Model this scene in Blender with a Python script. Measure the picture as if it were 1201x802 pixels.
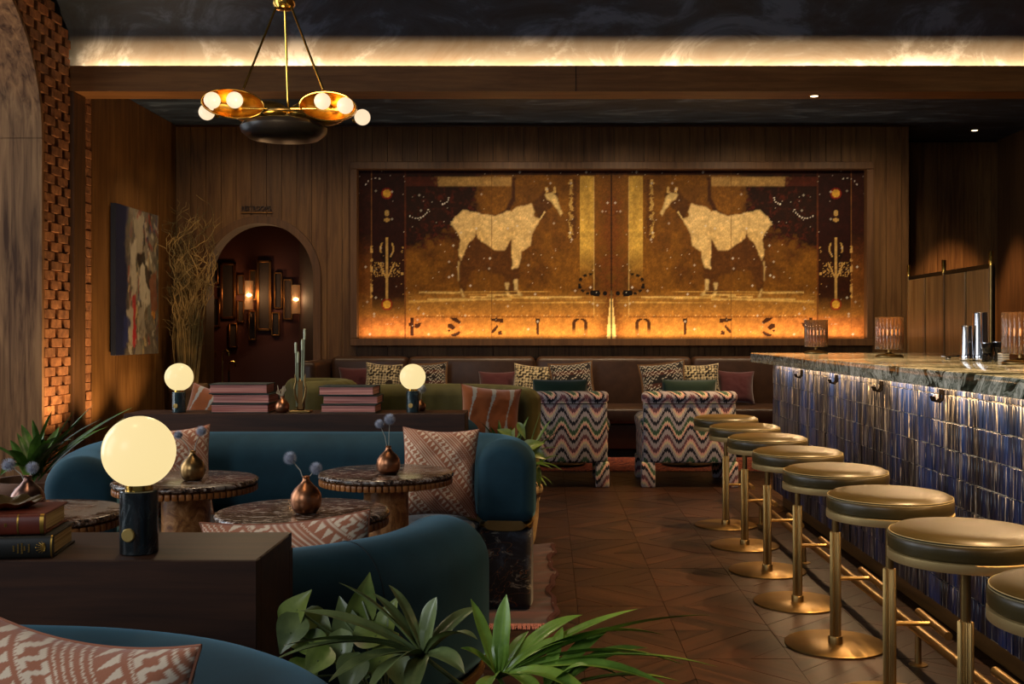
import bpy, bmesh, math, random
import numpy as np
from mathutils import Vector, Matrix

random.seed(7)
rng = np.random.default_rng(7)
sc = bpy.context.scene
for _o in list(bpy.data.objects):
    bpy.data.objects.remove(_o)
COL = sc.collection
PI = math.pi

# ------------------------------------------------------------------ camera
F, H, VX, VY = 1270.0, 1.29, 643.0, 391.5      # focal length in px, eye height, vanishing point (1201x802 frame)


def P(x, y, d):
    return Vector(((x - VX) * d / F, d, H - (y - VY) * d / F))


cam = bpy.data.cameras.new('camera')
cam.sensor_width = 36.0
cam.lens = F / 1201.0 * 36.0
cam.shift_x = -(VX - 600.5) / 1201.0
cam.shift_y = -(401.0 - VY) / 1201.0
cam.clip_start = 0.05
camo = bpy.data.objects.new('camera', cam)
camo.location = (0, 0, H)
camo.rotation_euler = (PI / 2, 0, 0)
COL.objects.link(camo)
sc.camera = camo

# ------------------------------------------------------------------ world, daylight, exposure
w = bpy.data.worlds.new('daylight')
w.use_nodes = True
w.node_tree.nodes['Background'].inputs[0].default_value = (0.62, 0.76, 1.0, 1)
w.node_tree.nodes['Background'].inputs[1].default_value = 0.10
sc.world = w
vs = sc.view_settings
vs.view_transform = 'Standard'
vs.look = 'None'
vs.exposure = 0.12
vs.gamma = 1.0
vs.use_curve_mapping = False
sc.cycles.caustics_reflective = False
sc.cycles.caustics_refractive = False
sc.cycles.sample_clamp_indirect = 4.0
sc.cycles.max_bounces = 8


def light(kind, name, loc, target, energy, color, size=0.1, size_y=None, spot=60, blend=0.6):
    l = bpy.data.lights.new(name, kind)
    l.energy = energy
    l.color = color
    if kind == 'AREA':
        l.shape = 'RECTANGLE' if size_y else 'SQUARE'
        l.size = size
        if size_y:
            l.size_y = size_y
    else:
        l.shadow_soft_size = size
    if kind == 'SPOT':
        l.spot_size = math.radians(spot)
        l.spot_blend = blend
    o = bpy.data.objects.new(name, l)
    o.location = loc
    if target is not None:
        d = Vector(target) - Vector(loc)
        o.rotation_euler = d.to_track_quat('-Z', 'Y').to_euler()
    COL.objects.link(o)
    return o


DAY = (0.88, 0.94, 1.0)
WARM = (1.0, 0.62, 0.28)
WARM2 = (1.0, 0.75, 0.47)
# daylight that enters through the three arched openings of the left wall
for _y, _e in ((1.3, 105), (4.6, 125), (7.91, 38)):
    light('AREA', 'daylight_arch', (-5.5, _y, 2.1), (0.0, _y, 0.6), _e, DAY, 2.3, 3.4)
# tall front windows behind the viewer, left
light('AREA', 'daylight_front', (-3.2, -2.6, 3.3), (0.2, 6.0, 0.2), 75, DAY, 2.0, 2.0)

# ------------------------------------------------------------------ mesh builder


class MB:
    def __init__(s):
        s.v, s.f, s.c = [], [], []

    def add(s, vs, fs):
        n = len(s.v)
        s.v += [tuple(p) for p in vs]
        s.f += [tuple(i + n for i in f) for f in fs]
        return s

    def box(s, lo, hi):
        x0, y0, z0 = lo
        x1, y1, z1 = hi
        return s.add([(x0, y0, z0), (x1, y0, z0), (x1, y1, z0), (x0, y1, z0),
                      (x0, y0, z1), (x1, y0, z1), (x1, y1, z1), (x0, y1, z1)],
                     [(3, 2, 1, 0), (4, 5, 6, 7), (0, 1, 5, 4), (1, 2, 6, 5), (2, 3, 7, 6), (3, 0, 4, 7)])

    def rbox(s, lo, hi, r=0.02, seg=2):
        bm = bmesh.new()
        bmesh.ops.create_cube(bm, size=1.0)
        for v in bm.verts:
            for k in range(3):
                v.co[k] = lo[k] if v.co[k] < 0 else hi[k]
        bmesh.ops.bevel(bm, geom=list(bm.edges), offset=r, segments=seg, affect='EDGES', profile=0.5)
        return s.frombm(bm)

    def frombm(s, bm):
        bm.verts.index_update()
        s.add([v.co[:] for v in bm.verts], [[v.index for v in f.verts] for f in bm.faces])
        bm.free()
        return s

    def tube(s, pts, r, n=8, caps=True):
        pts = [Vector(p) for p in pts]
        m = len(pts)
        rs = r if isinstance(r, (list, tuple)) else [r] * m
        tang = []
        for i in range(m):
            t = pts[min(i + 1, m - 1)] - pts[max(i - 1, 0)]
            tang.append(t.normalized() if t.length > 1e-9 else Vector((0, 0, 1)))
        up = Vector((0, 0, 1)) if abs(tang[0].z) < 0.9 else Vector((1, 0, 0))
        a = tang[0].cross(up).normalized()
        vs, fs = [], []
        for i in range(m):
            a = (a - tang[i] * a.dot(tang[i]))
            a = a.normalized() if a.length > 1e-6 else tang[i].orthogonal().normalized()
            b = tang[i].cross(a)
            for k in range(n):
                t = 2 * PI * k / n
                vs.append(pts[i] + (a * math.cos(t) + b * math.sin(t)) * rs[i])
        for i in range(m - 1):
            for k in range(n):
                k2 = (k + 1) % n
                fs.append((i * n + k, i * n + k2, (i + 1) * n + k2, (i + 1) * n + k))
        if caps:
            fs.append(tuple(range(n))[::-1])
            fs.append(tuple((m - 1) * n + k for k in range(n)))
        return s.add(vs, fs)

    def lathe(s, prof, n=32, c=(0, 0, 0), flute=0.0, nf=0):
        vs, fs = [], []
        m = len(prof)
        for (r, z) in prof:
            for k in range(n):
                t = 2 * PI * k / n
                rr = r * (1 + (flute * math.cos(t * nf) if nf else 0))
                vs.append((c[0] + rr * math.cos(t), c[1] + rr * math.sin(t), c[2] + z))
        for i in range(m - 1):
            for k in range(n):
                k2 = (k + 1) % n
                fs.append((i * n + k, i * n + k2, (i + 1) * n + k2, (i + 1) * n + k))
        if prof[0][0] > 1e-5:
            fs.append(tuple(range(n))[::-1])
        if prof[-1][0] > 1e-5:
            fs.append(tuple((m - 1) * n + k for k in range(n)))
        return s.add(vs, fs)

    def prism(s, poly, a0, a1, fn):
        """extrude a 2d polygon; fn(u, v, a) -> xyz"""
        n = len(poly)
        vs = [fn(u, v, a0) for u, v in poly] + [fn(u, v, a1) for u, v in poly]
        fs = [tuple(range(n))[::-1], tuple(range(n, 2 * n))]
        for k in range(n):
            k2 = (k + 1) % n
            fs.append((k, k2, n + k2, n + k))
        return s.add(vs, fs)

    def loft(s, rings, closed=True, caps=True):
        n = len(rings[0])
        vs = [p for r in rings for p in r]
        fs = []
        for i in range(len(rings) - 1):
            for k in range(n if closed else n - 1):
                k2 = (k + 1) % n
                fs.append((i * n + k, i * n + k2, (i + 1) * n + k2, (i + 1) * n + k))
        if caps:
            fs.append(tuple(range(n))[::-1])
            fs.append(tuple((len(rings) - 1) * n + k for k in range(n)))
        return s.add(vs, fs)

    def sphere(s, c, r, nu=24, nv=14, sc=(1, 1, 1)):
        prof = [(r * math.sin(PI * i / nv) * 1.0, -r * math.cos(PI * i / nv)) for i in range(nv + 1)]
        prof[0] = (1e-6, -r)
        prof[-1] = (1e-6, r)
        n0 = len(s.v)
        s.lathe(prof, nu)
        for i in range(n0, len(s.v)):
            x, y, z = s.v[i]
            s.v[i] = (c[0] + x * sc[0], c[1] + y * sc[1], c[2] + z * sc[2])
        return s

    def xf(s, M):
        s.v = [tuple(M @ Vector(p)) for p in s.v]
        return s

    def shift(s, d):
        s.v = [(p[0] + d[0], p[1] + d[1], p[2] + d[2]) for p in s.v]
        return s

    def mesh(s, name, mat, smooth=False, angle=None):
        me = bpy.data.meshes.new(name)
        me.from_pydata(s.v, [], s.f)
        bm = bmesh.new()
        bm.from_mesh(me)
        bmesh.ops.recalc_face_normals(bm, faces=bm.faces)
        bm.to_mesh(me)
        bm.free()
        if s.c:
            a = me.color_attributes.new('Col', 'FLOAT_COLOR', 'POINT')
            arr = np.ones((len(s.v), 4), dtype=np.float32)
            arr[:, :3] = np.asarray(s.c, dtype=np.float32)
            a.data.foreach_set('color', arr.ravel())
        if mat:
            me.materials.append(mat)
        if smooth:
            me.polygons.foreach_set('use_smooth', [True] * len(me.polygons))
            try:
                me.set_sharp_from_angle(angle=math.radians(angle or 40))
            except Exception:
                pass
        me.update()
        return me


def link(name, me, parent=None, loc=None, rot=None):
    o = bpy.data.objects.new(name, me)
    COL.objects.link(o)
    if parent is not None:
        o.parent = parent
    if loc is not None:
        o.location = loc
    if rot is not None:
        o.rotation_euler = rot
    return o


def tag(o, label, cat, group=None):
    o['label'] = label
    o['category'] = cat
    if group:
        o['group'] = group
    return o


def thing(name, label, cat, loc=(0, 0, 0), rz=0.0, group=None):
    o = bpy.data.objects.new(name, None)
    o.empty_display_size = 0.1
    COL.objects.link(o)
    o.location = loc
    o.rotation_euler = (0, 0, rz)
    return tag(o, label, cat, group)


def part(name, mb, mat, parent, smooth=True, angle=40, world=False, label=None):
    if world:
        r = parent
        off = Vector((0, 0, 0))
        while r is not None:
            off += Vector(r.location)
            r = r.parent
        mb.shift(-off)
    o = link(name, mb.mesh(name, mat, smooth, angle), parent)
    if label:
        o['label'] = label
    return o


def struct(name, mb, mat, smooth=False, parent=None, label=None):
    o = link(name, mb.mesh(name, mat, smooth), parent)
    if parent is None:
        o['kind'] = 'structure'
    if label:
        o['label'] = label
    return o


def dup(root, loc, rz, label, group=None):
    r = root.copy()
    COL.objects.link(r)
    r.location = loc
    r.rotation_euler = (0, 0, rz)
    r['label'] = label
    if group:
        r['group'] = group
    for ch in list(root.children):
        c = ch.copy()
        COL.objects.link(c)
        c.parent = r
        for g in list(ch.children):
            d = g.copy()
            COL.objects.link(d)
            d.parent = c
    return r


# ------------------------------------------------------------------ materials


def lin(h):
    h = h.lstrip('#')
    r = [int(h[i:i + 2], 16) / 255 for i in (0, 2, 4)]
    return tuple((c / 12.92 if c <= 0.04045 else ((c + 0.055) / 1.055) ** 2.4) for c in r)


class M:
    def __init__(s, name):
        s.m = bpy.data.materials.new(name)
        s.m.use_nodes = True
        s.t = s.m.node_tree
        s.b = s.t.nodes['Principled BSDF']

    def n(s, typ, **kw):
        nd = s.t.nodes.new(typ)
        for k, v in kw.items():
            if k.startswith('_'):
                setattr(nd, k[1:], v)
            else:
                nd.inputs[k.replace('__', ' ')].default_value = v
        return nd

    def l(s, a, b):
        s.t.links.new(a, b)

    def set(s, **kw):
        names = {'color': 'Base Color', 'rough': 'Roughness', 'metal': 'Metallic', 'sheen': 'Sheen Weight',
                 'sheenr': 'Sheen Roughness', 'sheent': 'Sheen Tint', 'coat': 'Coat Weight', 'coatr': 'Coat Roughness',
                 'trans': 'Transmission Weight', 'ior': 'IOR', 'spec': 'Specular IOR Level', 'emit': 'Emission Color',
                 'emits': 'Emission Strength', 'alpha': 'Alpha', 'subs': 'Subsurface Weight'}
        for k, v in kw.items():
            i = s.b.inputs[names[k]]
            if k in ('color', 'emit', 'sheent') and len(v) == 3:
                v = (*v, 1)
            i.default_value = v
        return s

    def ramp(s, fac, stops, interp='LINEAR'):
        r = s.n('ShaderNodeValToRGB')
        r.color_ramp.interpolation = interp
        e = r.color_ramp.elements
        while len(e) < len(stops):
            e.new(0.5)
        for el, (p, c) in zip(e, stops):
            el.position = p
            el.color = (*c, 1) if len(c) == 3 else c
        s.l(fac, r.inputs[0])
        return r.outputs[0]

    def pos(s, scale=(1, 1, 1), obj=False, rot=(0, 0, 0)):
        if obj:
            src = s.n('ShaderNodeTexCoord').outputs['Object']
        else:
            src = s.n('ShaderNodeNewGeometry').outputs['Position']
        mp = s.n('ShaderNodeMapping')
        mp.inputs['Scale'].default_value = scale
        mp.inputs['Rotation'].default_value = rot
        s.l(src, mp.inputs[0])
        return mp.outputs[0]

    def noise(s, vec, scale=5, detail=4, rough=0.55, dist=0.0, out=0):
        nd = s.n('ShaderNodeTexNoise')
        nd.inputs['Scale'].default_value = scale
        nd.inputs['Detail'].default_value = detail
        nd.inputs['Roughness'].default_value = rough
        nd.inputs['Distortion'].default_value = dist
        s.l(vec, nd.inputs['Vector'])
        return nd.outputs[out]

    def math(s, op, a, b=None, c=None):
        nd = s.n('ShaderNodeMath', _operation=op)
        for i, x in enumerate((a, b, c)):
            if x is None:
                continue
            if isinstance(x, (int, float)):
                nd.inputs[i].default_value = x
            else:
                s.l(x, nd.inputs[i])
        return nd.outputs[0]

    def mix(s, fac, a, b, blend='MIX'):
        nd = s.n('ShaderNodeMix', _data_type='RGBA', _blend_type=blend)
        for i, x in ((0, fac), (6, a), (7, b)):
            if isinstance(x, (int, float)):
                nd.inputs[i].default_value = x
            elif isinstance(x, tuple):
                nd.inputs[i].default_value = (*x, 1)
            else:
                s.l(x, nd.inputs[i])
        return nd.outputs[2]

    def col(s, sock):
        s.l(sock, s.b.inputs['Base Color'])
        return s

    def bump(s, h, strength=0.3, dist=0.01):
        nd = s.n('ShaderNodeBump')
        nd.inputs['Strength'].default_value = strength
        nd.inputs['Distance'].default_value = dist
        s.l(h, nd.inputs['Height'])
        s.l(nd.outputs[0], s.b.inputs['Normal'])
        return s


def simple(name, color, rough=0.5, metal=0.0, **kw):
    return M(name).set(color=color, rough=rough, metal=metal, **kw).m


def wood(name, c1, c2, axis='z', rough=0.5, scale=1.0, bump=0.05, vary=0.0, obj=False, rot=(0, 0, 0)):
    m = M(name).set(rough=rough, spec=0.3)
    st = {'x': (1.5, 22, 22), 'y': (22, 1.5, 22), 'z': (22, 22, 1.5)}[axis]
    v = m.pos(tuple(k * scale for k in st), obj=obj)
    if any(rot):
        vr = m.n('ShaderNodeVectorRotate', _rotation_type='EULER_XYZ')
        vr.inputs['Rotation'].default_value = rot
        m.l(m.n('ShaderNodeNewGeometry').outputs['Position'], vr.inputs['Vector'])
        m.l(vr.outputs[0], v.node.inputs[0])
    n1 = m.noise(v, 1.0, 5, 0.6, 0.6)
    st2 = {'x': (.4, 2.2, 2.2), 'y': (2.2, .4, 2.2), 'z': (2.2, 2.2, .4)}[axis]
    n2 = m.noise(m.pos(tuple(k * scale for k in st2), obj=obj), 1.0, 3, 0.5)
    f = m.math('ADD', m.math('MULTIPLY', n1, 0.65), m.math('MULTIPLY', n2, 0.35))
    c = m.ramp(f, [(0.38, c1), (0.62, c2)])
    if vary:
        oi = m.n('ShaderNodeObjectInfo')
        k = m.math('ADD', m.math('MULTIPLY', oi.outputs['Random'], vary), 1.0 - vary / 2)
        cc = m.n('ShaderNodeCombineColor')
        for i in range(3):
            m.l(k, cc.inputs[i])
        c = m.mix(1.0, c, cc.outputs[0], 'MULTIPLY')
    m.col(c)
    if bump:
        m.bump(n1, bump, 0.004)
    return m.m


def velvet(name, c, c2=None, sheen=0.6):
    m = M(name).set(rough=0.75, sheen=sheen, sheenr=0.35, sheent=(min(1, c[0] * 6 + .1), min(1, c[1] * 6 + .1), min(1, c[2] * 6 + .1)), spec=0.25)
    n = m.noise(m.pos((1, 1, 1)), 5.0, 3, 0.6)
    m.col(m.ramp(n, [(0.3, tuple(k * 0.8 for k in c)), (0.7, c2 or tuple(k * 1.25 for k in c))]))
    m.bump(m.noise(m.pos(), 500, 2), 0.1, 0.001)
    return m.m


def leather(name, c, rough=0.38):
    m = M(name).set(rough=rough, spec=0.35)
    n = m.noise(m.pos(), 9.0, 4, 0.6)
    m.col(m.ramp(n, [(0.3, tuple(k * 0.75 for k in c)), (0.7, tuple(k * 1.25 for k in c))]))
    m.bump(m.noise(m.pos(), 260, 3), 0.12, 0.001)
    return m.m


def matte_black():
    return M('matte_black').set(color=lin('0a0807'), rough=.9, spec=0.0).m


def brass(name, c, rough=0.32):
    m = M(name).set(metal=1.0, rough=rough)
    n = m.noise(m.pos(), 14.0, 3, 0.6)
    m.col(m.ramp(n, [(0.3, tuple(k * 0.85 for k in c)), (0.7, c)]))
    return m.m


def vcol(name, rough=0.8, spec=0.3, sheen=0.0, metal=0.0, bumps=0.0):
    m = M(name).set(rough=rough, spec=spec, sheen=sheen, metal=metal)
    a = m.n('ShaderNodeVertexColor')
    a.layer_name = 'Col'
    m.col(a.outputs[0])
    if bumps:
        m.bump(m.noise(m.pos(), 350, 2), bumps, 0.002)
    return m.m


W_BACK = wood('wood_walnut_panel', lin('523418'), lin('78552f'), 'z', 0.55, 1.0, 0.05, 0.22)
W_LEFT = wood('wood_left_panel', lin('5f3d1b'), lin('865c2f'), 'z', 0.5)
W_BEAM = wood('wood_beam', lin('6a4320'), lin('8a5d32'), 'x', 0.5)
W_TRIM = wood('wood_trim', lin('4e341d'), lin('69482a'), 'z', 0.5)
W_ARCH = wood('wood_grey_arch', lin('43260f'), lin('9a7048'), 'z', 0.75, 0.8)
W_CONS = wood('wood_console', lin('28150c'), lin('4a2b19'), 'x', 0.5, 1.2)
W_FRAME = simple('dark_frame_wood', lin('3a2010'), 0.35)
BRASS = brass('brushed_brass', lin('9c7e4d'), 0.36)
BRASS_L = brass('polished_brass', lin('d9a94e'), 0.18)
BRONZE = brass('bronze_rod', lin('a3855a'), 0.35)
COPPER = brass('brushed_copper', lin('a8714f'), 0.34)
BLACKM = simple('black_metal', lin('17130f'), 0.35, 0.6)
TEAL = velvet('teal_velvet', lin('193a47'), None, 0.55)
OLIVE = velvet('olive_velvet', lin('4c4520'), None, 0.4)
LEATH = leather('brown_leather', lin('3c281c'), 0.38)
STOOLL = leather('green_leather', lin('3e3319'), 0.33)
RINGB = M('satin_brass_ring').set(color=lin('cdb077'), rough=.45, metal=.75).m
DARK = simple('near_black', lin('0d0907'), 0.8)

# ================================================================== THE SETTING
XL = -4.30            # left wall plane
YB = 12.5             # back wall plane
ZA = 3.70             # ceiling of the alcove beyond the beam
YZ = lambda u, v, a: (a, u, v)       # polygon in (Y, Z), extruded along X
XZ = lambda u, v, a: (u, a, v)       # polygon in (X, Z), extruded along Y
XY = lambda u, v, a: (u, v, a)       # polygon in (X, Y), extruded along Z


def arc(cx, cz, r, a0, a1, n):
    return [(cx + r * math.cos(math.radians(a0 + (a1 - a0) * i / n)), cz + r * math.sin(math.radians(a0 + (a1 - a0) * i / n))) for i in range(n + 1)]


# ---- floor with parquet pieces
FLOORWS = [wood('parquet_wood_%s' % k, lin('120a06'), lin('331d11'), 'x', 0.42, 0.8, 0.15, 0.7, rot=(0, 0, a)) for k, a in (('left', PI / 4), ('right', -PI / 4))]
FLOORW = FLOORWS[0]
fl = struct('floor', MB().box((-5.2, -3.5, -0.3), (5.7, 14.9, -0.011)), DARK)


def clip(poly, nx, ny, c):
    out = []
    for i in range(len(poly)):
        p, q = poly[i], poly[(i + 1) % len(poly)]
        dp, dq = nx * p[0] + ny * p[1] - c, nx * q[0] + ny * q[1] - c
        if dp <= 0:
            out.append(p)
        if dp * dq < 0:
            t = dp / (dp - dq)
            out.append((p[0] + (q[0] - p[0]) * t, p[1] + (q[1] - p[1]) * t))
    return out


TS = 0.415
strips = []
for sgn in (1, -1):
    lst = []
    FLOORW = FLOORWS[0 if sgn > 0 else 1]
    hs = TS / 2 - 0.0012
    sq = [(-hs, -hs), (hs, -hs), (hs, hs), (-hs, hs)]
    k = math.sqrt(0.5)
    wd = TS * math.sqrt(2) / 5
    for i in range(5):
        c0 = -TS * k + i * wd
        pl = clip(sq, k, sgn * k, c0 + wd - 0.001)
        pl = clip(pl, -k, -sgn * k, -(c0 + 0.001))
        if len(pl) > 2:
            lst.append((pl, MB().prism(pl, -0.011, 0.0, XY).mesh('plank', FLOORW)))
    strips.append(lst)
rests = [MB(), MB()]
cells = []
for i in range(-11, 14):
    for j in range(-9, 31):
        cx, cy = 0.138 + TS * (i + 0.5), 0.15 + TS * (j + 0.5)
        if XL - 0.3 < cx < 5.6:
            cells.append((cx, cy, (i + j) % 2, -0.35 < cx < 1.5 and 4.0 < cy < 9.2 or (-0.3 < cx < 1.2 and 3.0 < cy <= 4.0)))
cells.sort(key=lambda c: (not c[3], c[1]))
n_pl = 0
for cx, cy, s2, vis in cells:
    for pl, me in strips[s2]:
        if vis and n_pl < 295:
            o = link('plank', me, fl, (cx, cy, random.uniform(-0.0008, 0.0004)), (random.uniform(-.002, .002), random.uniform(-.002, .002), 0))
            n_pl += 1
        else:
            rests[s2].prism(pl, -0.011, random.uniform(-0.0008, 0.0004), lambda u, v, a, cx=cx, cy=cy: (u + cx, v + cy, a))
for k in (0, 1):
    o = struct('planking', rests[k], FLOORWS[k], parent=fl)
    o['kind'] = 'stuff'

# ---- left wall with three arched openings
PLASTER_BROWN = simple('brown_render', lin('4a3020'), 0.8)
ARC_R, ARC_S = 1.26, 2.95
BAYS = [(-3.4, 2.95, 1.30), (2.95, 6.25, 4.60), (6.25, 9.75, 7.91)]
for bi, (ya, yb, yc) in enumerate(BAYS):
    R0 = ARC_R + 0.04
    poly = [(ya, 0), (yc - R0, 0)] + arc(yc, ARC_S, R0, 180, 0, 28) + [(yc + R0, 0), (yb, 0), (yb, 4.7), (ya, 4.7)]
    wl = struct('wall_left', MB().prism(poly, -4.9, -4.42 if bi == 2 else XL, YZ), DARK if bi == 2 else PLASTER_BROWN)
    if bi == 2:
        wall_brick = wl
    # wooden lining of the arch, in boards
    m = MB().prism(arc(yc, ARC_S, R0, 180, 0, 28) + arc(yc, ARC_S, ARC_R, 0, 180, 28), -4.9, XL + 0.012, YZ)
    tr = struct('trim_%d' % (bi + 1), m, W_ARCH, label='grey brown wooden lining of the arched opening')
    for ya_, yb_ in ((yc - R0, yc - ARC_R), (yc + ARC_R, yc + R0)):
        struct('jamb', MB().box((-4.9, ya_, 0), (XL + .012, yb_, ARC_S - .005)), W_ARCH, parent=tr)
    # glazed arched window at the outer face
    fr = MB()
    R1 = ARC_R
    fr.prism([(yc - R1, 0.02)] + arc(yc, ARC_S, R1, 180, 0, 28) + [(yc + R1, 0.02), (yc + R1 - .06, 0.02)] + arc(yc, ARC_S, R1 - .06, 0, 180, 28) + [(yc - R1 + .06, 0.02)], -4.89, -4.83, YZ)
    for yy in (yc - 0.42, yc + 0.42):
        fr.box((-4.89, yy - .02, 0.02), (-4.84, yy + .02, ARC_S + 1.1))
    for zz in (0.9, 1.95, 2.95):
        fr.box((-4.888, yc - R1 + .03, zz - .02), (-4.842, yc + R1 - .03, zz + .02))
    struct('window_%d' % (bi + 1), fr, BLACKM, label='black steel framed arched window')

# hit and miss brickwork of the far bay and the strip beyond the pilaster
BRICK = M('brick').set(rough=0.85)
_n = BRICK.noise(BRICK.pos(), 16, 5, 0.65)
_oi = BRICK.n('ShaderNodeObjectInfo')
_c = BRICK.ramp(_n, [(0.3, lin('6b4022')), (0.55, lin('9c6438')), (0.75, lin('bb8350'))])
_k = BRICK.math('ADD', BRICK.math('MULTIPLY', _oi.outputs['Random'], 0.4), 0.75)
_cc = BRICK.n('ShaderNodeCombineColor')
for _i in range(3):
    BRICK.l(_k, _cc.inputs[_i])
BRICK.col(BRICK.mix(1.0, _c, _cc.outputs[0], 'MULTIPLY')).bump(BRICK.noise(BRICK.pos(), 60, 5, 0.7), 0.6, 0.006)
BRICK = BRICK.m
BL, BHH, BP, BR = 0.198, 0.0808, 0.262, 0.0835
bricks = {}


def brick_mesh(l, h):
    key = (round(l, 3), round(h, 3))
    if key not in bricks:
        bricks[key] = MB().rbox((-0.07, -l / 2, -h / 2), (0.0, l / 2, h / 2), 0.005, 1).mesh('brick', BRICK)
    return bricks[key]


nb = 0
for r in range(52):
    z = 0.045 + r * BR
    off = (r % 2) * BP / 2
    k = 0
    for j in range(16):
        yc0 = 9.74 - off - j * BP
        lo, hi = yc0 - BL / 2, min(yc0 + BL / 2, 9.748)
        lo = max(lo, 6.3)
        if hi - lo < 0.05:
            continue
        # stay outside the arch lining and under the vault
        rr = ARC_R + 0.045
        dz = z - BHH / 2 - ARC_S
        halfw = rr if dz <= 0 else (math.sqrt(max(rr * rr - dz * dz, 0)) if dz < rr else 0)
        if halfw > 0:
            if hi > 7.91:
                lo = max(lo, 7.91 + halfw)
            else:
                hi = min(hi, 7.91 - halfw)
            if hi - lo < 0.03:
                continue
        if hi > 7.91 and dz > 0 and lo < 7.91 + halfw:
            continue
        zc = 3.075 + math.sqrt(max(0.0, 1.5 ** 2 - max(0, (lo + hi) / 2 - 8.53) ** 2))
        if z > zc - 0.04:
            continue
        link('brick', brick_mesh(hi - lo, BHH), wall_brick, (XL + random.uniform(-.004, .004), (lo + hi) / 2, z), (0, 0, random.uniform(-.012, .012)))
        nb += 1
        if nb > 250:
            break
strip = struct('wall_left_strip', MB().box((-4.9, 9.75, 0), (-4.42, 10.2, ZA)), DARK)
for r in range(43):
    z = 0.045 + r * BR
    y0, y1 = (10.012, 10.19) if r % 2 else (10.075, 10.19)
    link('brick', brick_mesh(y1 - y0, BHH), strip, (XL + random.uniform(-.004, .004), (y0 + y1) / 2, z), (0, 0, random.uniform(-.015, .015)))
struct('trim_4', MB().rbox((-4.42, 9.75, 0), (XL + 0.03, 10.0, 3.474), 0.01), W_TRIM, label='wooden pilaster under the beam end')

# left wall of the alcove, wide wood boards
wa = struct('wall_alcove_left', MB().box((-4.9, 10.2, 0), (XL - .03, YB + .2, ZA)), DARK)
for k in range(4):
    y0 = 10.2 + k * 0.575
    link('panel', MB().rbox((XL - .03, y0 + .002, 0), (XL, y0 + .573, ZA), 0.003, 1).mesh('panel', W_LEFT), wa)

# ---- vaulted ceiling, beam, alcove ceiling
PL = M('dark_plaster').set(rough=0.6)
_v = PL.pos((0.7, 1, 1))
_n1 = PL.noise(_v, 1.6, 6, 0.68, 1.2)
PL.col(PL.ramp(_n1, [(0.36, lin('171e27')), (0.52, lin('26313f')), (0.62, lin('48566a'))]))
PL.bump(PL.noise(_v, 5, 4), 0.15, 0.02)
PLASTER = PL.m
PL2 = M('dark_plaster_alcove').set(rough=0.45)
_n1 = PL2.noise(PL2.pos((0.5, 1.6, 1)), 3.0, 6, 0.6, 1.5)
PL2.col(PL2.ramp(_n1, [(0.35, lin('222b38')), (0.55, lin('384658')), (0.68, lin('66788f'))]))
PLASTER2 = PL2.m
prof = arc(8.53, 3.075, 1.5, 24, 90, 26) + [(-3.5, 4.575)]
outer = [(-3.5, 4.72)] + arc(8.53, 3.075, 1.65, 90, 24, 26)
struct('ceiling', MB().prism(prof + outer, -4.9, 5.7, YZ), PLASTER, smooth=True)
struct('ceiling_alcove', MB().box((-4.9, 10.09, ZA), (5.7, 14.9, ZA + .12)), PLASTER2)
bmw = MB()
bmw.box((XL - .1, 9.75, 3.474), (0.25, 10.07, 3.57)).box((0.25, 9.75, 3.474), (5.7, 10.07, 3.57))
bmw.box((XL - .1, 9.75, 3.57), (5.7, 9.785, 3.704))
bmw.box((XL - .1, 10.03, 3.57), (5.7, 10.10, 3.78))
struct('trim_5', bmw, W_BEAM, label='walnut ceiling beam with hidden cove light')
struct('trim_6', MB().box((0.245, 9.744, 3.474), (0.251, 9.7505, 3.704)), DARK, label='joint line of the beam')
_l = light('AREA', 'cove_strip', (0.65, 9.80, 3.585), None, 330, (1.0, 0.52, 0.20), 9.8, 0.03)
_l.rotation_euler = (math.radians(138), 0, 0)
_l.data.spread = math.radians(140)

# ---- back wall with planks and the arched doorway
AXL, AXR = P(243, 0, YB).x, P(368, 0, YB).x
AC, AR = (AXL + AXR) / 2, (AXR - AXL) / 2
AZ = P(0, 262, YB).z - AR
XRW = P(1066, 0, YB).x
wb = struct('wall_back', MB().prism([(-4.45, 0), (AXL - .03, 0)] + arc(AC, AZ, AR + .03, 180, 0, 26) + [(AXR + .03, 0), (XRW, 0), (XRW, ZA), (-4.45, ZA)], YB + .032, YB + .25, XZ), DARK)
PW = 0.1745
TRW = 0.085
RT = AR + TRW
x = XL
while x < XRW - 0.01:
    xa, xb = x + .0025, min(x + PW, XRW) - .0025
    xs = [xa, xb]
    for q in (AC - RT, AC + RT):
        if xa < q < xb:
            xs.append(q)
    xs += [xa + (xb - xa) * t for t in (0.25, 0.5, 0.75)]
    xs.sort()
    low = []
    for q in xs:
        ins = abs(q - AC) < RT - 1e-6
        edge = abs(abs(q - AC) - RT) <= 1e-6
        zin = AZ + math.sqrt(max(0, RT * RT - (q - AC) ** 2))
        if edge:
            low += [(q, 0), (q, AZ)] if q < AC else [(q, AZ), (q, 0)]
        elif ins:
            low.append((q, zin))
        else:
            low.append((q, 0))
    poly = low + [(xb, ZA - .02), (xa, ZA - .02)]
    o = link('plank', MB().prism(poly, YB, YB + .03, XZ).mesh('plank', W_BACK), wb)
    x += PW
struct('trim_7', MB().prism([(AC - RT, 0)] + arc(AC, AZ, RT, 180, 0, 30) + [(AC + RT, 0), (AC + AR, 0)] + arc(AC, AZ, AR, 0, 180, 30) + [(AC - AR, 0)], YB - .035, YB + .26, XZ), W_TRIM, label='rounded wooden arch surround of the doorway')
struct('trim_8', MB().box((XL, YB - .015, ZA - .02), (XRW + .01, YB + .03, ZA)), W_FRAME, label='thin dark cornice strip')
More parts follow.
